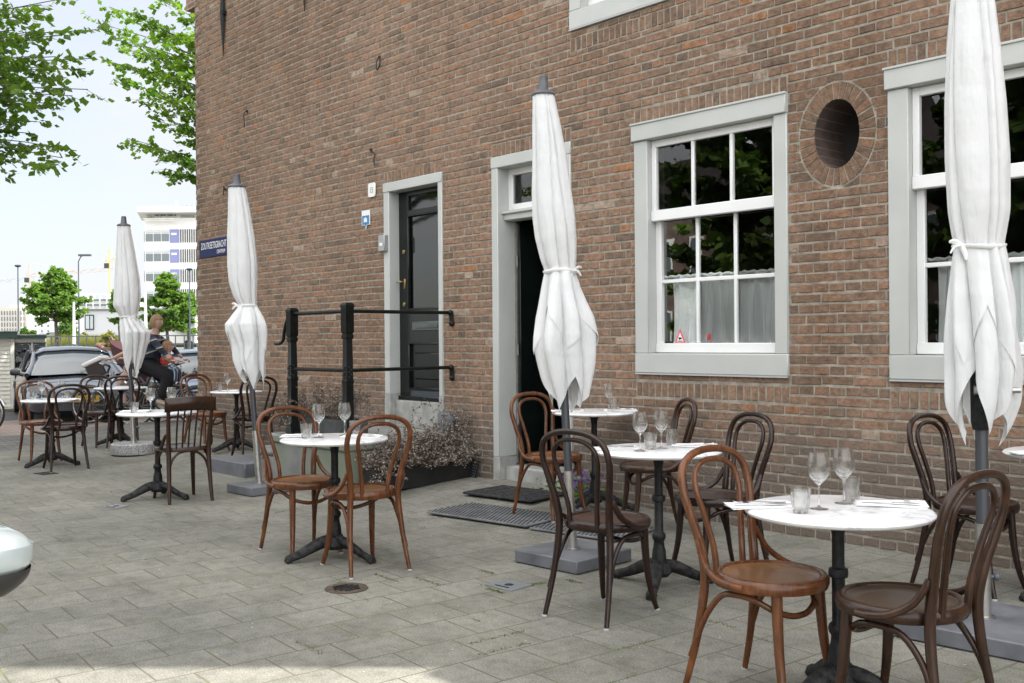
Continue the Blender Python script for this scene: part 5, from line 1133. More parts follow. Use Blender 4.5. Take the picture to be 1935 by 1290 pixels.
# ---------------------------------------------------------------- far buildings
M['tower_white'] = mat('white_facade', (.74, .74, .72), .7)
M['far_glass'] = mat('dark_window_glass', (.09, .12, .13), .12, spec=.8)
M['pale_glass'] = mat('pale_window_glass', (.40, .45, .47), .2, spec=.8)
M['violet_panel'] = mat('violet_blue_panel', (.20, .22, .42), .5)
M['grey_render'] = mat('pale_grey_render', (.52, .53, .55), .8)
M['beige'] = mat('pale_beige_facade', (.56, .53, .48), .85)
M['dark_frame'] = mat('dark_frame', (.03, .035, .04), .5)
def sz(b, d): return 1.34 + (651.5 - b) / 1918.1 * d
def sx(a, d): return (a - 967.5) / 1918.1 * d
FR = math.atan2(RT.y, RT.x)
def site(name, label, cat, d, a, group=None):   # root d metres ahead; local x runs right, y away, z up
    p = cl(d, sx(a, d)); return thing(name, label, cat, (p.x, p.y, 0), FR, group)
def B(parent, name, m, x0, x1, y0, y1, z0, z1, bev=0):
    mb = MB(); mb.bx(x0, x1, y0, y1, z0, z1, bev); return obj(name, mb, M[m] if isinstance(m, str) else m, parent, False)
d = 150; t = site('office_tower', 'white office tower with violet blue panels and a flat overhanging roof', 'building', d, 275); X = lambda a: sx(a, d) - sx(275, d); Z = lambda b: sz(b, d)
mb = MB(); xr = X(470); yl, xl = 14.0, X(256) - 1.6
z0, z1 = .8, Z(416)
fp = [(0, 0), (xr, 0), (xr, 16), (xl, yl)]
mb.add([(x, y, z) for z in (z0, z1) for x, y in fp], [(0, 1, 5, 4), (1, 2, 6, 5), (2, 3, 7, 6), (3, 0, 4, 7), (4, 5, 6, 7)]); obj('walls', mb, M['tower_white'], t, False)
mb = MB(); ro = [(-.3, -2.2), (xr, -1.2), (xr, 17), (X(229), 9.0)]
mb.add([(x, y, z) for z in (Z(408), Z(397)) for x, y in ro], [(3, 2, 1, 0), (0, 1, 5, 4), (1, 2, 6, 5), (2, 3, 7, 6), (3, 0, 4, 7), (4, 5, 6, 7)]); obj('roof_slab', mb, M['tower_white'], t, False)
B(t, 'top_storey', 'tower_white', X(290), xr, .6, 12, z1, Z(408)); B(t, 'penthouse', 'far_glass', X(319), X(367), 3, 9, Z(397), Z(388)); B(t, 'aerial', 'tower_white', X(322), X(324), 3, 3.3, Z(388), Z(378))
for i in range(6): B(t, 'penthouse_mullion', 'tower_white', X(319 + i * 9.4), X(319.8 + i * 9.4), 2.9, 3, Z(397), Z(388))
B(t, 'top_window', 'far_glass', X(292), X(332), .5, .6, Z(419) + .6, Z(409)); B(t, 'top_window', 'far_glass', X(341), X(367), .45, .6, Z(424) + .5, Z(411))
B(t, 'balcony_rail', 'tower_white', X(275), X(335), -.9, -.8, Z(419.5), Z(418)); B(t, 'balcony_rail', 'tower_white', X(275), X(335), -.9, -.8, Z(423), Z(422))
for i in range(5):
    B(t, 'rail_post', 'tower_white', X(276 + i * 13), X(277 + i * 13), .3, .45, z1, Z(408))
for f in range(5):
    o = f * 37.6; zt, zb = Z(439 + o), Z(460 + o)
    for k in range(3):
        w = B(t, 'window', 'far_glass', X(277 + 15.2 * k), X(290.5 + 15.2 * k), -.06, .05, zb, Z(446 + o)); B(w, 'top_light', 'pale_glass', X(277 + 15.2 * k), X(290.5 + 15.2 * k), -.07, -.061, Z(444.5 + o), zt); B(w, 'bar', 'tower_white', X(277 + 15.2 * k), X(290.5 + 15.2 * k), -.1, -.071, Z(441.6 + o), Z(440.9 + o))
    B(t, 'panel', 'violet_panel', X(323), X(340), -.12, .02, zb - .2, zt + .1); B(t, 'panel_light', 'tower_white', X(326), X(336), -.16, -.121, Z(448.5 + o), Z(444.5 + o)); 
    mb = MB()
    for k in range(18): mb.bx(X(342.5 + 4.2 * k), X(344.3 + 4.2 * k), -.08, .02, zb - .2, zt + .1)
    obj('louvre_slits', mb, M['dark_frame'], t, False)
    mb = MB(); c0, c1 = .18, .82
    P_ = lambda k, z, off=0: (xl * k - off, yl * k - off, z)
    for a, b_ in ((.06, .3), (.34, .62), (.66, .94)): mb.add([P_(a, zb, .15), P_(b_, zb, .15), P_(b_, zt, .15), P_(a, zt, .15)], [(0, 1, 2, 3)])
    obj('side_window', mb, M['pale_glass'], t, False)
d = 92; t = site('low_building', 'long low pale grey building with one dark framed window', 'building', d, 159); X = lambda a: sx(a, d) - sx(159, d); Z = lambda b: sz(b, d)
B(t, 'walls', 'grey_render', X(159), X(420), 0, 12, .8, Z(589)); B(t, 'roof_edge', 'far_glass', X(157), X(421), -.2, 12.1, Z(589), Z(586.5)); B(t, 'plinth', 'grey_render', X(160), X(419), -.1, -.01, .8, Z(638))
w = B(t, 'window', 'dark_frame', X(161.5), X(178), -.1, -.01, Z(626), Z(597.5)); B(w, 'pane', 'pale_glass', X(163.5), X(170), -.14, -.101, Z(624), Z(600)); B(w, 'pane', 'pale_glass', X(172), X(177), -.14, -.101, Z(624), Z(600))
for a, b_ in ((321, 330), (333, 346), (349, 362), (260, 285)): w = B(t, 'window', 'dark_frame', X(a), X(b_), -.1, -.01, Z(626), Z(600)); B(w, 'pane', 'pale_glass', X(a + 1), X(b_ - 1), -.14, -.101, Z(625), Z(601))
for i in range(7): B(t, 'low_window', 'far_glass', X(172 + i * 9), X(179 + i * 9), -.14, -.1, Z(643), Z(637))
d = 132; t = site('apartment_block', 'white apartment block with stacked loggias behind the low grey building', 'building', d, 150); X = lambda a: sx(a, d) - sx(150, d); Z = lambda b: sz(b, d)
B(t, 'walls', 'tower_white', X(148), X(216), 0, 12, .8, Z(568)); B(t, 'upper_storey', 'tower_white', X(151), X(206), .3, 12, Z(568), Z(558))
for r in range(4):
    for c in range(5): w = B(t, 'loggia', 'far_glass', X(152 + c * 13), X(162 + c * 13), -.05, .05, Z(569.5 + r * 9.2 + 4.5), Z(568 + r * 9.2)); B(w, 'rail', 'grey_render', X(152 + c * 13), X(162 + c * 13), -.12, -.06, Z(570 + r * 9.2 + 4.5), Z(570 + r * 9.2 + 2.8))
for c in range(4): B(t, 'top_window', 'pale_glass', X(154 + c * 13), X(161 + c * 13), .2, .3, Z(567), Z(560))
d = 170; t = site('apartment_block', 'white apartment block with balconies behind the round left tree', 'building', d, 60); X = lambda a: sx(a, d) - sx(60, d); Z = lambda b: sz(b, d)
B(t, 'walls', 'tower_white', X(60), X(150), 0, 14, .8, Z(585)); B(t, 'wing', 'tower_white', X(40), X(75), 2, 16, .8, Z(575))
for r in range(6):
    for c in range(3): w = B(t, 'balcony', 'far_glass', X(112 + c * 12.5), X(122 + c * 12.5), -.05, .05, Z(594 + r * 9.5 + 5), Z(593.5 + r * 9.5)); B(w, 'parapet', 'tower_white', X(111 + c * 12.5), X(123 + c * 12.5), -.7, -.06, Z(595 + r * 9.5 + 5), Z(594 + r * 9.5 + 3))
    for c in range(3): B(t, 'window', 'far_glass', X(66 + c * 12), X(69 + c * 12), -.05, .05, Z(600 + r * 10), Z(596 + r * 10))
d = 210; t = site('apartment_block', 'pale beige apartment block with rows of tall narrow windows at the left edge', 'building', d, -40); X = lambda a: sx(a, d) - sx(-40, d); Z = lambda b: sz(b, d)
B(t, 'walls', 'beige', X(-60), X(40), 0, 14, .8, Z(583)); B(t, 'roof_storey', 'beige', X(14), X(52), 1, 14, .8, Z(576))
for r in range(5):
    for c in range(9): B(t, 'window', 'far_glass', X(3 + c * 5.2), X(4.8 + c * 5.2), -.1, .1, Z(597 + r * 11), Z(589 + r * 11))
# tower cranes
M['crane_y'] = mat('hazed_crane_yellow', (.70, .56, .22), .6); M['crane_r'] = mat('hazed_crane_red', (.62, .50, .42), .6); M['crane_g'] = mat('hazed_crane_grey', (.50, .54, .60), .6)  # crane colours paled to imitate distance haze
def crane(label, d, a, b_hub, a0, b0, a1, b1, m):
    t = site('tower_crane', label, 'crane', d, a, 'tower cranes on the horizon'); X = lambda q: sx(q, d) - sx(a, d); Z = lambda b: sz(b, d)
    def truss(p, q, w, nm):
        mb = MB(); p, q = Vector(p), Vector(q); n = max(3, int((q - p).length / (w * 1.6)))
        for o in ((0, 0), (0, w)): mb.tube([p + Vector((0, 0, o[1])), q + Vector((0, 0, o[1]))], w * .10, 4)
        for i in range(n): A = p.lerp(q, i / n); C_ = p.lerp(q, (i + 1) / n); mb.tube([A + Vector((0, 0, w * (i % 2))), C_ + Vector((0, 0, w * ((i + 1) % 2)))], w * .07, 3)
        obj(nm, mb, m, t, False)
    mb = MB(); mb.box((0, 0, (Z(b_hub) + .8) / 2), (.55, .55, Z(b_hub) - .8)); obj('mast', mb, m, t, False)
    truss((X(a0), 0, Z(b0)), (0, 0, Z(b_hub)), 1.3, 'counter_jib'); truss((0, 0, Z(b_hub)), (X(a1), 0, Z(b1)), 1.3, 'jib')
    mb = MB(); mb.box((-1.0, 0, Z(b_hub) - 1.4), (1.8, 1.6, 2.0)); obj('cab', mb, M['dark_frame'], t, False)
    mb = MB(); h = (0, 0, Z(b_hub) + 6); mb.tube([(0, 0, Z(b_hub)), h], .25, 4); mb.tube([h, (X(a0) * .8, 0, Z(b0))], .12, 3); mb.tube([h, (X(a1) * .6, 0, Z(b_hub + (b1 - b_hub) * .6))], .12, 3); obj('stay_cable', mb, m, t, False)
crane('yellow tower crane whose jib points right, left of the tall white tower', 420, 208, 499, 200, 498, 236, 494, M['crane_y'])
crane('red yellow tower crane with a long level jib behind the round left tree', 430, 57, 525, 50, 524, 215, 515, M['crane_r'])
crane('grey blue tower crane at the left edge of the horizon', 450, -40, 540, -60, 541, 72, 530, M['crane_g'])
# street lamps and poles
M['lamp_grey'] = mat('lamp_post_grey', (.07, .09, .11), .5); M['pole_white'] = mat('white_pole', (.7, .7, .68), .5)
def lamp(label, d, a, b_top, b_bot, arm=0, m='lamp_grey'):
    t = site('street_lamp', label, 'street lamp', d, a, 'street lamps by the canal'); zt, zb = sz(b_top, d), (.84 if d > 57 else -.03); k = d / 40
    mb = MB(); mb.tube([(0, 0, zb), (0, 0, zb + 1.2), (0, 0, zt)], [.05 * k, .035 * k, .022 * k], 8); obj('post', mb, M[m], t)
    mb = MB()
    if arm: mb.tube([(0, 0, zt), (arm * .4, 0, zt + .2 * k), (arm, 0, zt + .25 * k)], 0.022 * k, 6); mb.box((arm, 0, zt + .25 * k), (.5 * k, .2, .08 * k), bev=.02)
    else: mb.lathe([(.03 * k, 0), (.10 * k, .02 * k), (.13 * k, .07 * k), (.08 * k, .10 * k), (0, .105 * k)], (0, 0, zt - .02), 12)
    obj('lamp_head', mb, M[m], t)
lamp('grey street lamp in front of the beige block at the left edge', 48, 35, 506, 640); lamp('grey street lamp with a side arm right of the round left tree', 70, 149.5, 497, 650, .45); lamp('dark street lamp right before the brick corner', 48, 359, 515, 690)
for a, bt, bb, d, lab in ((140, 573, 662, 60, 'slim white flagpole right of the round left tree'), (275.5, 553, 640, 55, 'slim white mast right beside the farthest parasol')):
    t = site('flagpole', lab, 'pole', d, a); zb = .8; mb = MB(); mb.tube([(0, 0, zb), (0, 0, sz(bt, d))], [.11, .06], 8); obj('mast', mb, M['pole_white'], t); mb = MB(); mb.box((0, 0, zb + .25), (.5, .5, .5), bev=.05); obj('foot', mb, M['dark_frame'], t)

# ---------------------------------------------------------------- boats
def cabin_boat():
    d = 21.5; t = site('houseboat', 'cream clapboard houseboat cabin with a dark green roof edge at the left edge', 'houseboat', d, 88); t.rotation_euler = (0, 0, FR + R(25.5)); C_, S_ = math.cos(R(25.5)), math.sin(R(25.5)); L0 = -sx(88, d)
    def X(a): T_ = (967.5 - a) / 1918.1; return -(T_ * d - L0) / (C_ + T_ * S_)
    Z = lambda b: sz(b, d)
    M['cream'] = mat('cream_boards', (.80, .78, .71), .6); M['green'] = mat('dark_green_paint', (.02, .075, .055), .4)
    B(t, 'hull', 'lamp_grey', X(-160), X(90), -.35, 4.5, -1.0, Z(789) - .02)
    mb = MB()
    n = 19; zb, zt = Z(783), Z(640)
    for i in range(n):
        z0 = zb + (zt - zb) * i / n; z1 = zb + (zt - zb) * (i + 1) / n; mb.add([(X(-150), -.02, z0), (X(19), -.02, z0), (X(19), .0, z1), (X(-150), .0, z1), (X(-150), 0, z0), (X(19), 0, z0)], [(0, 1, 2, 3), (4, 5, 1, 0)])
    obj('clapboard_wall', mb, M['cream'], t, False)
    B(t, 'corner_post', 'cream', X(19.5), X(27), -.05, .4, Z(787), Z(638)); B(t, 'wall_core', 'cream', X(-150), X(27), .02, 4, Z(786), Z(639))
    B(t, 'end_wall', 'cream', X(27.2), X(86), .25, 3.8, Z(787), Z(644)); B(t, 'lintel', 'cream', X(27), X(86), .1, .24, Z(649), Z(640))
    w = B(t, 'window', 'green', X(27.5), X(60), .12, .248, Z(742), Z(650)); B(w, 'pane', 'car_glass', X(29.5), X(55), .10, .118, Z(739), Z(652))
    w = B(t, 'window', 'green', X(62), X(86.5), .12, .248, Z(742), Z(650)); B(w, 'pane', 'car_glass', X(65), X(82), .10, .118, Z(739), Z(652)); B(t, 'mullion_post', 'cream', X(59.3), X(62), .06, .249, Z(745), Z(650))
    mb = MB(); mb.grid(60, 1, lambda u, v: (X(29.5) + (X(83) - X(29.5)) * u, .118 - .0 + .004 * math.sin(u * 90), Z(738) + (Z(653) - Z(738)) * v)); obj('curtain', mb, M['curtain'], t)
    B(t, 'fascia', 'green', X(-160), X(33), -.18, 4.2, Z(640), Z(628.5)); B(t, 'roof', 'grey_render', X(-161), X(34), -.22, 4.25, Z(628.5), Z(627)); B(t, 'lower_fascia', 'green', X(33.5), X(88), -.05, 4, Z(641), Z(635.5)); B(t, 'lower_roof', 'grey_render', X(33.2), X(88.5), -.08, 4.05, Z(635.5), Z(634))
    B(t, 'deck_edge', 'stone_sill', X(-160), X(26), -.4, -.06, Z(789), Z(783))
cabin_boat()
d = 31; t = site('houseboat', 'low white houseboat with small square windows beside the brick corner', 'houseboat', d, 300); X = lambda a: sx(a, d) - sx(300, d); Z = lambda b: sz(b, d)
B(t, 'hull', 'dark_frame', X(285), X(480), 0, 4, -1, Z(712)); B(t, 'cabin', 'tower_white', X(322), X(470), .2, 3.6, Z(712), Z(672)); B(t, 'roof', 'grey_render', X(318), X(474), 0, 3.8, Z(672), Z(668))
for a in (351, 385): w = B(t, 'window', 'grey_render', X(a), X(a + 13), .12, .198, Z(683), Z(673.5)); B(w, 'pane', 'far_glass', X(a + 1), X(a + 6), .09, .119, Z(682), Z(674.5)); B(w, 'pane', 'far_glass', X(a + 7), X(a + 12), .09, .119, Z(682), Z(674.5))
d = 27; t = site('sailing_barge', 'dark red bow of a moored barge with a bowsprit behind the dark car', 'boat', d, 232); X = lambda a: sx(a, d) - sx(232, d); Z = lambda b: sz(b, d)
M['hull_red'] = mat('dark_red_hull', (.045, .010, .010), .6, spec=.2); M['spar'] = mat('varnished_spar', (.20, .12, .08), .5)
def hull(mb, zt, zb, xb, L):
    sec = []
    for i in range(9):
        u = i / 8; w = 1.7 * math.sin(min(1, u * 1.3) * math.pi / 2) ** .8 + .03; sh = (1 - u) ** 2 * .45; sec.append([(xb + L * u + k[2] * (1 - u), k[0] * w, zb + (zt + sh - zb) * k[1]) for k in ((-1, 1, 0), (-.92, .5, .25), (-.5, 0, .6), (.5, 0, .6), (.92, .5, .25), (1, 1, 0))])
    vs = [p for s in sec for p in s]; mb.add(vs, [(i * 6 + j, i * 6 + j + 1, (i + 1) * 6 + j + 1, (i + 1) * 6 + j) for i in range(8) for j in range(5)] + [(i * 6, (i + 1) * 6, (i + 1) * 6 + 5, i * 6 + 5) for i in range(8)])
mb = MB(); hull(mb, Z(676), -.9, X(206), 2.2); obj('hull', mb, M['hull_red'], t); mb = MB(); mb.tube([(X(212), -1.3, Z(672)), (X(225), -1.6, Z(680)), (X(240), -1.7, Z(686))], .05, 6); obj('rubbing_rail', mb, M['stone_sill'], t)
mb = MB(); mb.tube([(X(189), -.2, Z(656)), (X(225), -.1, Z(674))], [.05, .09], 8); obj('bowsprit', mb, M['spar'], t)
mb = MB()
for k in range(14): mb.sphere((X(184 + g.uniform(0, 12)), g.uniform(-.3, .1), Z(656 + g.uniform(0, 10))), .09, 6, 5)
obj('furled_sail', mb, mat('brown_sailcloth', (.12, .06, .045), .8), t)
mb = MB(); mb.tube([(X(232), 0, Z(690)), (X(206), .2, Z(643)), (X(203), .2, Z(640))], [.05, .035, .03], 6); obj('davit', mb, M['dark_frame'], t)

# ---------------------------------------------------------------- vehicles (nose towards local -y)
def car(name, label, loc, rz, paint, zs=1.0, plate=None, group='parked cars', near=False):
    t = thing(name, label, 'car', loc, rz, group)
    SC = [(0, .52, .34, .50), (.06, .68, .24, .60), (.22, .82, .20, .68), (.6, .88, .18, .76), (1.15, .90, .18, .86), (1.6, .90, .18, .90), (2.6, .90, .18, .92), (3.5, .90, .20, .94), (4.0, .86, .24, .92), (4.22, .78, .30, .86), (4.3, .66, .38, .78)]
    mb = MB(); vs = []; K = 13
    for y, w, zb, zt in SC:
        h = zt - zb; P = [(w * .82, zb), (w * .97, zb + h * .12), (w, zb + h * .4), (w * .985, zb + h * .68), (w * .93, zb + h * .88), (w * .80, zt - h * .01), (0, zt + .035)]
        P = P + [(-x, z) for x, z in P[:-1]][::-1]; vs += [(x, y, z * zs) for x, z in P]
    mb.add(vs, [(i * K + j, i * K + j + 1, (i + 1) * K + j + 1, (i + 1) * K + j) for i in range(len(SC) - 1) for j in range(K - 1)] + [tuple(range(K)), tuple((len(SC) - 1) * K + j for j in range(K))][:2]); obj('body', mb, paint, t, True, ang=50)
    CS = [(1.05, .70, .90, .0), (1.35, .68, .90, .22), (1.75, .62, .90, .46), (2.1, .585, .90, .52), (2.8, .58, .90, .53), (3.4, .60, .90, .47), (3.85, .64, .90, .22), (4.1, .68, .88, .0)]
    mb = MB(); vs = []
    for y, w, zb, h in CS: b_ = .74 + .06 * (1 - h / .53); P = [(b_ + .05, zb - .05), (b_ + .03, zb + .02), (w + .02, zb + h * .85), (w * .75, zb + h * .985), (0, zb + h + .02)]; P = P + [(-x, z) for x, z in P[:-1]][::-1]; vs += [(x, y, z * zs) for x, z in P]
    K = 9; mb.add(vs, [(i * K + j, i * K + j + 1, (i + 1) * K + j + 1, (i + 1) * K + j) for i in range(len(CS) - 1) for j in range(K - 1)]); obj('glasshouse', mb, M['car_window'], t, True, ang=50)
    mb = MB(); vs = []
    for y, w, zb, h in CS[2:6]: P = [(w + .03, zb + h * .82), (w * .77, zb + h * .985 + .012), (0, zb + h + .034)]; P = P + [(-x, z) for x, z in P[:-1]][::-1]; vs += [(x, y, z * zs) for x, z in P]
    mb.add(vs, [(i * 5 + j, i * 5 + j + 1, (i + 1) * 5 + j + 1, (i + 1) * 5 + j) for i in range(3) for j in range(4)]); obj('roof', mb, paint, t, True, sol=-.02)
    for s in (-1, 1):
        mb = MB(); mb.tube([(s * .80, 1.08, .90 * zs), (s * .70, 1.4, 1.10 * zs), (s * .645, 1.75, 1.335 * zs)], [.045, .035, .035], 8, spl=3); obj('pillar', mb, paint, t); mb = MB(); mb.tube([(s * .62, 3.45, 1.35 * zs), (s * .74, 4.0, .95 * zs)], .06, 8); obj('pillar', mb, paint, t); mb = MB(); mb.tube([(s * .69, 2.6, 1.37 * zs), (s * .79, 2.6, .93 * zs)], .03, 6); obj('pillar', mb, paint, t)
        mb = MB(); mb.grid(8, 4, lambda u, v: (s * (.50 + .33 * u), .055 + .20 * u * u - .01 + (.02 * v), (.52 + .12 * v + .10 * u) * zs)); mb.grid(6, 3, lambda u, v: (s * (.47 + .30 * u), .02 + .16 * u * u - .02, (.51 + .14 * v + .09 * u) * zs)); obj('headlight', mb, M['lampglass'], t)
        m_ = MB(); mxs = (.125, .085, .058) if near else (.085, .06, .06); mx0 = (s * (1.03 if near else .975), 1.28, (1.005 if near else .985) * zs); sq = lambda q, p_: math.copysign(abs(q) ** p_, q)
        m_.grid(28, 14, lambda u, v: (mx0[0] + mxs[0] * sq(math.cos(6.2832 * u), .6) * math.sin(math.pi * v) ** .6, mx0[1] + mxs[1] * sq(math.sin(6.2832 * u), .6) * math.sin(math.pi * v) ** .6, mx0[2] + mxs[2] * sq(-math.cos(math.pi * v), .62) - (.25 * (mxs[0] * sq(math.cos(6.2832 * u), .6) * s + .1) if v > .5 else 0) * .5)); mr = obj('wing_mirror', m_, paint if near else M['dark_frame'], t); m_ = MB(); m_.tube([(s * .84, 1.26, .90 * zs), (s * .93, 1.28, .935 * zs), (s * 1.0, 1.28, .945 * zs)], [.03, .03, .03], 8); m_.grid(28, 8, lambda u, v: (mx0[0] + mxs[0] * .97 * sq(math.cos(6.2832 * u), .6) * (1 - .25 * v * v), mx0[1] + mxs[1] * .97 * sq(math.sin(6.2832 * u), .6) * (1 - .2 * v * v), mx0[2] - mxs[2] * (.60 + .62 * v))); m_.sphere((mx0[0], mx0[1], mx0[2] - mxs[2] * 1.20), 1, 12, 6, (mxs[0] * .74, mxs[1] * .78, .008)); obj('mirror_foot', m_, M['black_box'], mr)
        for y in (.78, 3.45):
            mb = MB(); mb.tube([(s * .72, y, .31), (s * .905, y, .31)], [.31, .31], 28); wh = obj('wheel', mb, M['rubber'], t); mb = MB(); mb.tube([(s * .90, y, .31), (s * .912, y, .31)], [.20, .18], 20); obj('rim', mb, M['steel'], wh)
    mb = MB(); mb.grid(8, 3, lambda u, v: (-.44 + .88 * u, -.012 + .10 * abs(2 * u - 1) ** 3, (.50 + .08 * v) * zs)); mb.grid(8, 3, lambda u, v: (-.60 + 1.2 * u, -.006 + .10 * abs(2 * u - 1) ** 3 - .01, (.24 + .14 * v) * zs)); obj('grille', mb, M['dark_frame'], t)
    mb = MB(); mb.sphere((0, -.02, .60 * zs), 1, 12, 6, (.05, .012, .04)); obj('badge', mb, M['chrome'], t)
    if plate:
        mb = MB(); mb.bx(-.26, .26, -.035, -.02, .40 * zs, .40 * zs + .11); pl = obj('number_plate', mb, M['plate_yellow'], t, False); mb = MB(); mb.bx(-.26, -.215, -.038, -.0352, .40 * zs, .40 * zs + .11); obj('blue_strip', mb, mat('eu_blue', (.02, .08, .45), .4), pl, False)
        text('plate_number', plate, .105, M['iron'], pl, Matrix.Translation((.022, -.037, .40 * zs + .02)) @ Matrix.Rotation(R(90), 4, 'X'), cx='CENTER', sx=1.0)
    return t
def cwin(nt, b):
    pass
M['car_window'] = mat('car_window', (.02, .026, .03), .05, spec=1.0, coat=.6)
M['lampglass'] = mat('headlight_lens', (.32, .35, .38), .1, .4, coat=1)
M['plate_yellow'] = mat('yellow_number_plate', (.80, .48, .03), .5)
M['car_navy'] = mat('dark_blue_grey_car_paint', (.055, .065, .09), .22, .5, coat=1)
M['car_blue'] = mat('blue_grey_car_paint', (.12, .155, .22), .25, .5, coat=1)
M['car_silver'] = mat('silver_blue_car_paint', (.34, .39, .41), .28, .5, coat=1)
ch = R(166.6 - 90)
p = cl(17.3, sx(155, 17.3)); car('parked_car', 'dark blue grey car with a yellow plate parked nose on behind the far left table', (p.x, p.y, -.01), ch, M['car_navy'], .88, 'SZ-121-R')
p = cl(18.3, sx(392, 18.3)); car('parked_car', 'blue grey car half hidden by the brick corner behind the bicycle', (p.x, p.y, -.01), R(160 - 90), M['car_blue'], .82, '54-TF-LB')
car('parked_car', 'silver car outside the left edge whose wing mirror pokes into the picture', (-.36, -.672, 0), R(90), M['car_silver'], 1.04, near=True)
for a, b, d, m, lab, zs in ((178, 655, 76, 'car_silver', 'small silver car parked across the canal right of the dark car roof', 1.0), (150, 655, 84, 'car_blue', 'small grey car parked across the canal behind the flagpole', .95)):
    p = cl(d, sx(a, d)); car('parked_car', lab, (p.x, p.y, .84), FR + R(78), M[m], zs)
d = 70; t = site('camper', 'white camper van parked on the far quay below the right young tree', 'camper', d, 325); X = lambda a: sx(a, d) - sx(325, d)
B(t, 'body', 'tower_white', X(296), X(372), 0, 2.2, 1.2, 3.1, .12); B(t, 'window', 'far_glass', X(322), X(334), -.03, .02, 2.2, 2.7); B(t, 'window', 'far_glass', X(345), X(356), -.03, .02, 2.2, 2.7); B(t, 'skirt', 'dark_frame', X(300), X(370), .1, 2.1, 1.0, 1.2)
for a in (308, 356): mb = MB(); mb.tube([(X(a), -.05, 1.18), (X(a), .2, 1.18)], .34, 16); obj('wheel', mb, M['rubber'], t)
mb = MB()
for i in range(90): mb.box((-3 + i * .5, 0, .45), (.05, .05, .9))
mb.bx(-3, 42, -.03, .03, .86, .92); mb.bx(-3, 42, -.02, .02, .4, .44)
t = thing('quay_fence', 'low grey railing along the edge of the far quay', 'fence', cl(57.2, sx(80, 57.2), .84), FR); obj('bars', mb, M['lamp_grey'], t, False)

# ---------------------------------------------------------------- bicycles and riders (local x forward, y to the left, z up)
def ring(mb, c, r, w, n=40): mb.tube([(c[0] + r * math.cos(2 * math.pi * i / n), c[1], c[2] + r * math.sin(2 * math.pi * i / n)) for i in range(n)], w, 8, closed=True)
def bicycle(label, loc, rz, r=.32, wb=1.02, m='dark_frame', fender=None, crate=False):
    t = thing('bicycle', label, 'bicycle', loc, rz); xf, xr = wb / 2, -wb / 2; fm = M[m]
    for nm, x in (('wheel', xf), ('wheel', xr)):
        mb = MB(); ring(mb, (x, 0, r), r - .017, .017); wl = obj(nm, mb, M['rubber'], t); mb = MB(); ring(mb, (x, 0, r), r - .038, .009); ri = obj('rim', mb, M['steel'], wl); mb = MB()
        for k in range(14): a = k * math.pi / 7; mb.tube([(x, .02 * (-1) ** k, r), (x + (r - .04) * math.cos(a), 0, r + (r - .04) * math.sin(a))], .0018, 3)
        mb.tube([(x, -.05, r), (x, .05, r)], .02, 8); obj('spokes', mb, M['steel'], wl)
        mb = MB(); q = [(x + (r + .02) * math.cos(a), 0, r + (r + .02) * math.sin(a)) for a in [R(20 + i * 14) for i in range(11)]]; mb.tube(q, .022, 6, flat=.35); obj('mudguard', mb, fender or fm, t)
    bb = (-.06, 0, r - .04); st_ = (-.20, 0, r + .55); hd_ = (xf - .20, 0, r + .50); hb = (xf - .16, 0, r + .36)
    mb = MB()
    for a, b_ in ((bb, st_), (st_, hd_) if crate else ((-.11, 0, r + .18), hb), (bb, hb), (st_, (xr, .05, r)), (st_, (xr, -.05, r)), (bb, (xr, .05, r)), (bb, (xr, -.05, r)), ((xf - .215, 0, r + .56), hb)): mb.tube([a, b_], .016, 8)
    mb.tube([hb, (xf - .10, .05, r + .2), (xf, .05, r)], .012, 6); mb.tube([hb, (xf - .10, -.05, r + .2), (xf, -.05, r)], .012, 6); obj('frame', mb, fm, t)
    mb = MB(); mb.tube([(xf - .235, .0, r + .56), (xf - .26, 0, r + .68)], .013, 8); mb.tube([(xf - .42, .29, r + .66), (xf - .28, .25, r + .70), (xf - .25, .10, r + .70), (xf - .25, -.10, r + .70), (xf - .28, -.25, r + .70), (xf - .42, -.29, r + .66)], .012, 8, spl=3); hbr = obj('handlebar', mb, M['steel'], t)
    for s in (-1, 1): mb = MB(); mb.tube([(xf - .45, s * .29, r + .655), (xf - .36, s * .275, r + .68)], .018, 8); obj('grip', mb, M['rubber'], hbr)
    mb = MB(); mb.tube([st_, (-.225, 0, r + .64)], .013, 8); mb.sphere((-.25, 0, r + .67), 1, 12, 8, (.14, .09, .035)); obj('saddle', mb, M['rubber'], t)
    mb = MB(); mb.bx(xr - .2, xr + .22, -.07, .07, 2 * r + .05, 2 * r + .065); mb.tube([(xr - .1, .06, 2 * r + .05), (xr, .06, r)], .007, 5); obj('rear_carrier', mb, fm, t)
    mb = MB(); mb.lathe([(0, 0), (.09, 0), (.095, .012), (0, .014)], n=24); cg = obj('chainring', mb, M['steel'], t); cg.rotation_euler = (R(90), 0, 0); cg.location = (-.06, -.04, r - .04)
    for s in (-1, 1): mb = MB(); mb.tube([(-.06, s * .06, r - .04), (-.06 + s * .12, s * .09, r - .04 - s * .10)], .012, 6); mb.box((-.06 + s * .12, s * .13, r - .04 - s * .10), (.09, .08, .02)); obj('pedal', mb, M['dark_frame'], t)
    return t
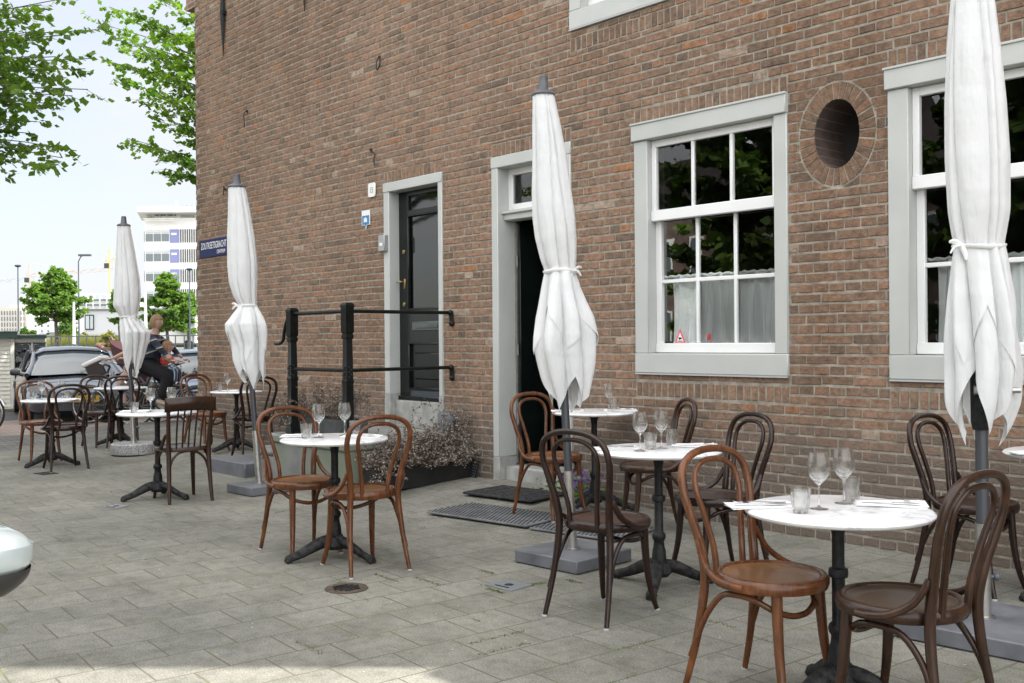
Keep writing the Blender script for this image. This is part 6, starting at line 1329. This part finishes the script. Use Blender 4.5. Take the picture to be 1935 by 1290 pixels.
def skin(name, J, E, m, parent, sub=2):
    me = bpy.data.meshes.new(name); ks = list(J); me.from_pydata([J[k][0] for k in ks], [(ks.index(a), ks.index(b_)) for a, b_ in E], []); me.update()
    o = bpy.data.objects.new(name, me); col.objects.link(o); sk = o.modifiers.new('skin', 'SKIN'); sk.use_smooth_shade = True
    for v, k in zip(me.skin_vertices[0].data, ks):
        rr = J[k][1]; v.radius = rr if hasattr(rr, '__len__') else (rr, rr); v.use_root = (k == ks[0])
    ss = o.modifiers.new('sub', 'SUBSURF'); ss.levels = sub; ss.render_levels = sub
    bpy.context.view_layer.update(); nm = bpy.data.meshes.new_from_object(o.evaluated_get(bpy.context.evaluated_depsgraph_get())); o.modifiers.clear(); o.data = nm; nm.materials.clear(); nm.materials.append(m)
    nm.polygons.foreach_set('use_smooth', [True] * len(nm.polygons)); o.parent = parent; return o
M['skin'] = mat('skin', (.52, .32, .25), .55); M['black_cloth'] = mat('black_cloth', (.010, .010, .013), .9); M['red_cloth'] = mat('red_vest', (.62, .05, .05), .8); M['hair_blond'] = mat('light_brown_hair', (.30, .19, .11), .8); M['beige_shoe'] = mat('beige_leather', (.45, .36, .28), .6)
def stripes(nt, b):
    v = coords(nt, (1, 1, 1), (0, R(20), 0)); sx_ = N(nt, 'ShaderNodeSeparateXYZ'); nt.links.new(v, sx_.inputs[0]); w = N(nt, 'ShaderNodeMath', _operation='FRACT'); q = N(nt, 'ShaderNodeMath', _operation='MULTIPLY'); q.inputs[1].default_value = 6.5; nt.links.new(sx_.outputs['Z'], q.inputs[0]); nt.links.new(q.outputs[0], w.inputs[0])
    r = ramp(nt, [(0, (.018, .022, .04)), (.60, (.018, .022, .04)), (.62, (.40, .36, .30)), (.74, (.40, .36, .30)), (.76, (.03, .05, .10)), (1, (.03, .05, .10))], w.outputs[0]); r.color_ramp.interpolation = 'CONSTANT'; nt.links.new(r.outputs[0], b.inputs['Base Color'])
M['striped'] = mat('striped_knit', (.03, .03, .05), .9, build=stripes)
M['floral'] = mat('patterned_dress', (.3, .2, .15), .9, build=noisy((.10, .05, .04), (.60, .52, .44), 28, 2, .47, .55))
def hand(mb_name, c, fwd, t, m, s=1):
    mb = MB(); c = Vector(c); f = Vector(fwd).normalized(); side = f.cross(Vector((0, 0, 1))).normalized(); up = side.cross(f)
    mb.sphere(c, 1, 8, 6, (.042 * s, .036 * s, .022 * s))
    for i in range(4):
        o = side * ((i - 1.5) * .018 * s); L = (.050, .058, .054, .042)[i] * s; mb.tube([c + o + f * .03 * s, c + o + f * (.03 * s + L * .6) - up * .008, c + o + f * (.03 * s + L * .75) - up * (.034 * s)], [.0095 * s, .0088 * s, .0072 * s], 6)
    mb.tube([c - side * .03 * s, c - side * .045 * s + f * .03 * s, c - side * .035 * s + f * .055 * s - up * .02], [.010 * s, .009 * s, .008 * s], 6); return obj(mb_name, mb, m, t)
def head(t, c, r, yaw, hair, longhair=0, m='skin'):
    """one continuous head with a face; looks along +x turned by yaw"""
    hd_ = MB(); C_ = Vector(c)
    def fn(u, v):
        a = 2 * math.pi * u; b_ = math.pi * v; x, y, z = math.sin(b_) * math.cos(a), math.sin(b_) * math.sin(a), -math.cos(b_); X_, Y_, Z_ = x * 1.0, y * .78, z * 1.18
        if z < 0: k = 1 + .28 * z; Y_ *= k; X_ *= (1 + .12 * z)
        f = max(0, x); X_ += .20 * math.exp(-((y / .16) ** 2 + ((z + .08) / .18) ** 2)) * (x > 0); X_ -= .07 * (math.exp(-(((y - .30) / .15) ** 2 + ((z - .10) / .12) ** 2)) + math.exp(-(((y + .30) / .15) ** 2 + ((z - .10) / .12) ** 2))) * (x > 0)
        X_ += .05 * math.exp(-((y / .25) ** 2 + ((z + .45) / .10) ** 2)) * (x > 0); return (C_.x + r * (X_ * math.cos(yaw) - Y_ * math.sin(yaw)), C_.y + r * (X_ * math.sin(yaw) + Y_ * math.cos(yaw)), C_.z + r * Z_)
    hd_.grid(32, 20, fn); F_ = lambda x, y, z: (C_.x + r * (x * math.cos(yaw) - y * math.sin(yaw)), C_.y + r * (x * math.sin(yaw) + y * math.cos(yaw)), C_.z + r * z)
    for s in (-1, 1): hd_.sphere(F_(-.05, s * .79, .0), r * .17, 8, 6, (.6, .4, 1.1))
    h = obj('head', hd_, M[m], t)
    for s in (-1, 1): mb = MB(); mb.sphere(F_(.80, s * .30, .10), r * .085, 8, 6); obj('eye', mb, M['dark_frame'], h)
    mb = MB(); mb.sphere(F_(.93, 0, -.50), r * .14, 8, 6, (.4, 1.2, .35)); obj('mouth', mb, mat('lips', (.38, .12, .11), .5), h)
    mb = MB()
    def hf(u, v):
        a = 2 * math.pi * u; b_ = math.pi * (.40 + .60 * v) if math.cos(a) > .3 else math.pi * ((.12 if longhair else .30) + (.88 if longhair else .70) * v); x, y, z = math.sin(b_) * math.cos(a), math.sin(b_) * math.sin(a), -math.cos(b_); k = 1.12 + .04 * math.sin(a * 9 + v * 5) + .03 * math.sin(a * 23)
        if math.cos(a) > .3: b2 = math.pi * (.62 + .38 * v); x, y, z = math.sin(b2) * math.cos(a), math.sin(b2) * math.sin(a), -math.cos(b2)
        return F_(x * k * 1.0 - .03, y * .80 * k, z * 1.18 * k + .02)
    mb.grid(40, 12, hf); obj('hair', mb, hair, h); return h
def rider():
    d = 16.15; p = cl(d, sx(312, d)); bz = FR; L_ = (p.x, p.y, 0)
    bicycle('black city bicycle with a front child seat, ridden to the right past the cars', L_, bz, .315, 1.0)
    cs = thing('child_seat', 'small dark child seat fixed behind the handlebar of the black bicycle', 'child seat', L_, bz); mb = MB(); mb.box((.03, 0, .885), (.24, .26, .04), bev=.015); obj('seat_pan', mb, M['dark_frame'], cs); mb = MB(); mb.box((-.09, 0, .98), (.03, .24, .2), bev=.012); obj('seat_back', mb, M['dark_frame'], cs)
    t = thing('person', 'person in a striped dark sweater and wide black trousers riding the black bicycle', 'person', L_, bz)
    A = -.24
    J = {'hip': ((A, 0, 1.02), (.14, .12)), 'waist': ((A + .03, 0, 1.14), (.115, .13)), 'chest': ((A + .06, 0, 1.32), (.12, .15)), 'neck0': ((A + .07, 0, 1.46), (.06, .07)), 'neck': ((A + .10, 0, 1.60), .052),
         'shL': ((A + .07, .17, 1.42), .06), 'elL': ((A + .26, .24, 1.27), .042), 'wrL': ((A + .43, .26, 1.085), .028), 'shR': ((A + .07, -.17, 1.42), .06), 'elR': ((A + .24, -.25, 1.25), .042), 'wrR': ((A + .42, -.27, 1.075), .028),
         'hpL': ((A, .10, .98), .095), 'knL': ((A + .30, .13, .62), .06), 'anL': ((A + .12, .12, .30), .036), 'hpR': ((A, -.10, .98), .095), 'knR': ((A + .36, -.13, .80), .06), 'anR': ((A + .20, -.12, .44), .036)}
    E = [('hip', 'waist'), ('waist', 'chest'), ('chest', 'neck0'), ('neck0', 'neck'), ('chest', 'shL'), ('shL', 'elL'), ('elL', 'wrL'), ('chest', 'shR'), ('shR', 'elR'), ('elR', 'wrR'), ('hip', 'hpL'), ('hpL', 'knL'), ('knL', 'anL'), ('hip', 'hpR'), ('hpR', 'knR'), ('knR', 'anR')]
    skin('body', J, E, M['skin'], t)
    big = lambda ks, s: {k: (J[k][0], tuple(q * s for q in J[k][1]) if hasattr(J[k][1], '__len__') else J[k][1] * s) for k in ks}
    ks = ['waist', 'chest', 'neck0', 'shL', 'elL', 'wrL', 'shR', 'elR', 'wrR', 'hip']; JJ = big(ks, 1.22); JJ['wrL'] = ((A + .38, .25, 1.13), .04); JJ['wrR'] = ((A + .37, -.26, 1.12), .04); skin('sweater', JJ, [e for e in E if e[0] in ks and e[1] in ks], M['striped'], t)
    ks = ['hip', 'hpL', 'knL', 'anL', 'hpR', 'knR', 'anR']; JJ = big(ks, 1.35); JJ['knL'] = (J['knL'][0], .12); JJ['knR'] = (J['knR'][0], .13); JJ['anL'] = (J['anL'][0], .09); JJ['anR'] = (J['anR'][0], .09); skin('trousers', JJ, [e for e in E if e[0] in ks and e[1] in ks], M['black_cloth'], t)
    for s, k in ((1, 'L'), (-1, 'R')): hand('hand', Vector(J['wr' + k][0]) + Vector((.05, 0, -.02)), (1, 0, -.2), t, M['skin'])
    for k in 'LR': f = Vector(J['an' + k][0]); mb = MB(); mb.tube([f + Vector((-.06, 0, -.03)), f + Vector((.02, 0, -.045)), f + Vector((.12, 0, -.075)), f + Vector((.19, 0, -.085))], [.035, .042, .040, .022], 10, spl=3); obj('shoe', mb, M['beige_shoe'], t)
    head(t, (A + .11, 0, 1.66), .098, R(-12), M['hair_blond'])
    c = thing('person', 'small child in a bright red vest sitting in front on the black bicycle', 'person', L_, bz); x = .02
    J = {'hip': ((x, 0, .95), (.085, .09)), 'chest': ((x + .01, 0, 1.09), (.085, .10)), 'neck': ((x + .015, 0, 1.225), .036), 'shL': ((x, .10, 1.13), .035), 'elL': ((x + .08, .13, 1.06), .026), 'wrL': ((x + .17, .12, 1.04), .02), 'shR': ((x, -.10, 1.13), .035), 'elR': ((x + .08, -.13, 1.06), .026), 'wrR': ((x + .17, -.12, 1.04), .02), 'knL': ((x + .17, .09, .90), .045), 'anL': ((x + .16, .12, .70), .028), 'knR': ((x + .17, -.09, .90), .045), 'anR': ((x + .16, -.12, .70), .028)}
    E = [('hip', 'chest'), ('chest', 'neck'), ('chest', 'shL'), ('shL', 'elL'), ('elL', 'wrL'), ('chest', 'shR'), ('shR', 'elR'), ('elR', 'wrR'), ('hip', 'knL'), ('knL', 'anL'), ('hip', 'knR'), ('knR', 'anR')]
    skin('body', J, E, M['skin'], c); skin('vest', {'hip': ((x, 0, .93), (.115, .125)), 'chest': ((x + .01, 0, 1.08), (.11, .135)), 'neck': ((x + .01, 0, 1.155), .06)}, [('hip', 'chest'), ('chest', 'neck')], M['red_cloth'], c)
    skin('trousers', {'hip': ((x, 0, .93), (.10, .10)), 'knL': (J['knL'][0], .055), 'anL': (J['anL'][0], .04), 'knR': (J['knR'][0], .055), 'anR': (J['anR'][0], .04)}, [('hip', 'knL'), ('knL', 'anL'), ('hip', 'knR'), ('knR', 'anR')], M['car_blue'], c)
    for k in 'LR':
        hand('hand', Vector(J['wr' + k][0]) + Vector((.02, 0, 0)), (1, 0, 0), c, M['skin'], .6); f = Vector(J['an' + k][0]); mb = MB(); mb.tube([f + Vector((-.03, 0, -.02)), f + Vector((.04, 0, -.04)), f + Vector((.09, 0, -.045))], [.025, .028, .016], 8, spl=2); obj('shoe', mb, M['dark_frame'], c)
    head(c, (x + .02, 0, 1.265), .082, R(10), M['hair_blond'])
rider()
def rider2():
    d = 16.9; p = cl(d, sx(234, d)); bz = FR + math.pi; L_ = (p.x, p.y, 0)
    bicycle('grey bicycle ridden to the left behind the farthest parasol', L_, bz, .31, 1.16, 'lamp_grey', M['steel'])
    cr = thing('crate', 'black crate with a white lid tilted on the front of the grey bicycle', 'crate', (L_[0], L_[1], 0), bz); mb = MB(); mb.box((.42, 0, .90), (.30, .30, .24), ry=R(24), bev=.015); obj('box', mb, M['car_window'], cr); mb = MB(); mb.box((.475, 0, 1.035), (.36, .34, .07), ry=R(24), bev=.02); obj('lid', mb, M['frame_white'], cr)
    t = thing('person', 'person in a patterned brown dress cycling behind the farthest parasol', 'person', L_, bz); A = -.30
    J = {'hip': ((A, 0, 1.0), (.14, .12)), 'waist': ((A + .02, 0, 1.12), (.11, .12)), 'chest': ((A + .05, 0, 1.28), (.115, .14)), 'neck0': ((A + .06, 0, 1.41), (.06, .06)), 'neck': ((A + .09, 0, 1.54), .048), 'shL': ((A + .05, .16, 1.37), .052), 'elL': ((A + .20, .23, 1.18), .036), 'wrL': ((A + .40, .26, 1.08), .026), 'shR': ((A + .05, -.16, 1.37), .052), 'elR': ((A + .20, -.23, 1.18), .036), 'wrR': ((A + .40, -.26, 1.08), .026), 'knL': ((A + .34, .12, .72), .062), 'anL': ((A + .24, .12, .34), .036), 'knR': ((A + .28, -.12, .58), .062), 'anR': ((A + .12, -.12, .24), .036)}
    E = [('hip', 'waist'), ('waist', 'chest'), ('chest', 'neck0'), ('neck0', 'neck'), ('chest', 'shL'), ('shL', 'elL'), ('elL', 'wrL'), ('chest', 'shR'), ('shR', 'elR'), ('elR', 'wrR'), ('hip', 'knL'), ('knL', 'anL'), ('hip', 'knR'), ('knR', 'anR')]
    skin('body', J, E, M['skin'], t); skin('dress', {'hip': ((A + .04, 0, .96), (.18, .17)), 'waist': ((A + .02, 0, 1.12), (.13, .145)), 'chest': ((A + .05, 0, 1.28), (.135, .165)), 'neck0': ((A + .06, 0, 1.40), .075), 'kn': ((A + .24, 0, .78), (.15, .17))}, [('hip', 'waist'), ('waist', 'chest'), ('chest', 'neck0'), ('hip', 'kn')], M['floral'], t)
    for k in 'LR':
        hand('hand', Vector(J['wr' + k][0]) + Vector((.04, 0, 0)), (1, 0, 0), t, M['skin']); f = Vector(J['an' + k][0]); mb = MB(); mb.tube([f + Vector((-.05, 0, -.03)), f + Vector((.03, 0, -.05)), f + Vector((.15, 0, -.07))], [.033, .038, .022], 8, spl=3); obj('shoe', mb, M['dark_frame'], t)
    head(t, (A + .10, 0, 1.60), .095, 0, mat('dark_brown_hair', (.07, .04, .025), .8), 1)
rider2()
p = cl(15, sx(-32, 15) - .52); bicycle('bicycle at the left edge of which only a pale grey wheel shows', (p.x, p.y, 0), FR, .315, 1.04, 'grey_pole', M['steel'])

# ---------------------------------------------------------------- houses across the street, seen only as reflections
M['house_brick'] = mat('dark_house_brick', (.13, .09, .075), .9, build=noisy((.10, .07, .06), (.17, .12, .10), 3, 5)); M['roof_tile'] = mat('dark_roof_tile', (.06, .05, .05), .8)
for i, (x, h, lab) in enumerate(((-31, 6.5, 'narrow brick house across the street, farthest down the row'), (-24, 8.0, 'tall brick house across the street, third from the viewpoint'), (-17, 7.0, 'brick house across the street, second from the viewpoint'), (-10, 8.2, 'broad brick house straight across the street'), (-3, 7.0, 'brick house across the street behind the viewpoint'))):
    t = thing('row_house', lab, 'house', (x, -21, 0), 0, 'houses across the street'); B(t, 'wall', 'house_brick', 0, 6.98, -6, 0, 0, h)
    mb = MB(); mb.add([(-.1, .25, h), (7.08, .25, h), (7.08, -3, h + 2.6), (-.1, -3, h + 2.6), (-.1, -6.2, h), (7.08, -6.2, h)], [(0, 1, 2, 3), (3, 2, 5, 4), (0, 3, 4), (1, 5, 2)]); obj('roof', mb, M['roof_tile'], t, False)
    for zz in (.9, 3.7):
        for k in range(3): w = B(t, 'window', 'tower_white', .8 + k * 2.1, 2.0 + k * 2.1, 0, .06, zz, zz + 1.7); B(w, 'pane', 'far_glass', .9 + k * 2.1, 1.9 + k * 2.1, .061, .08, zz + .1, zz + 1.6)
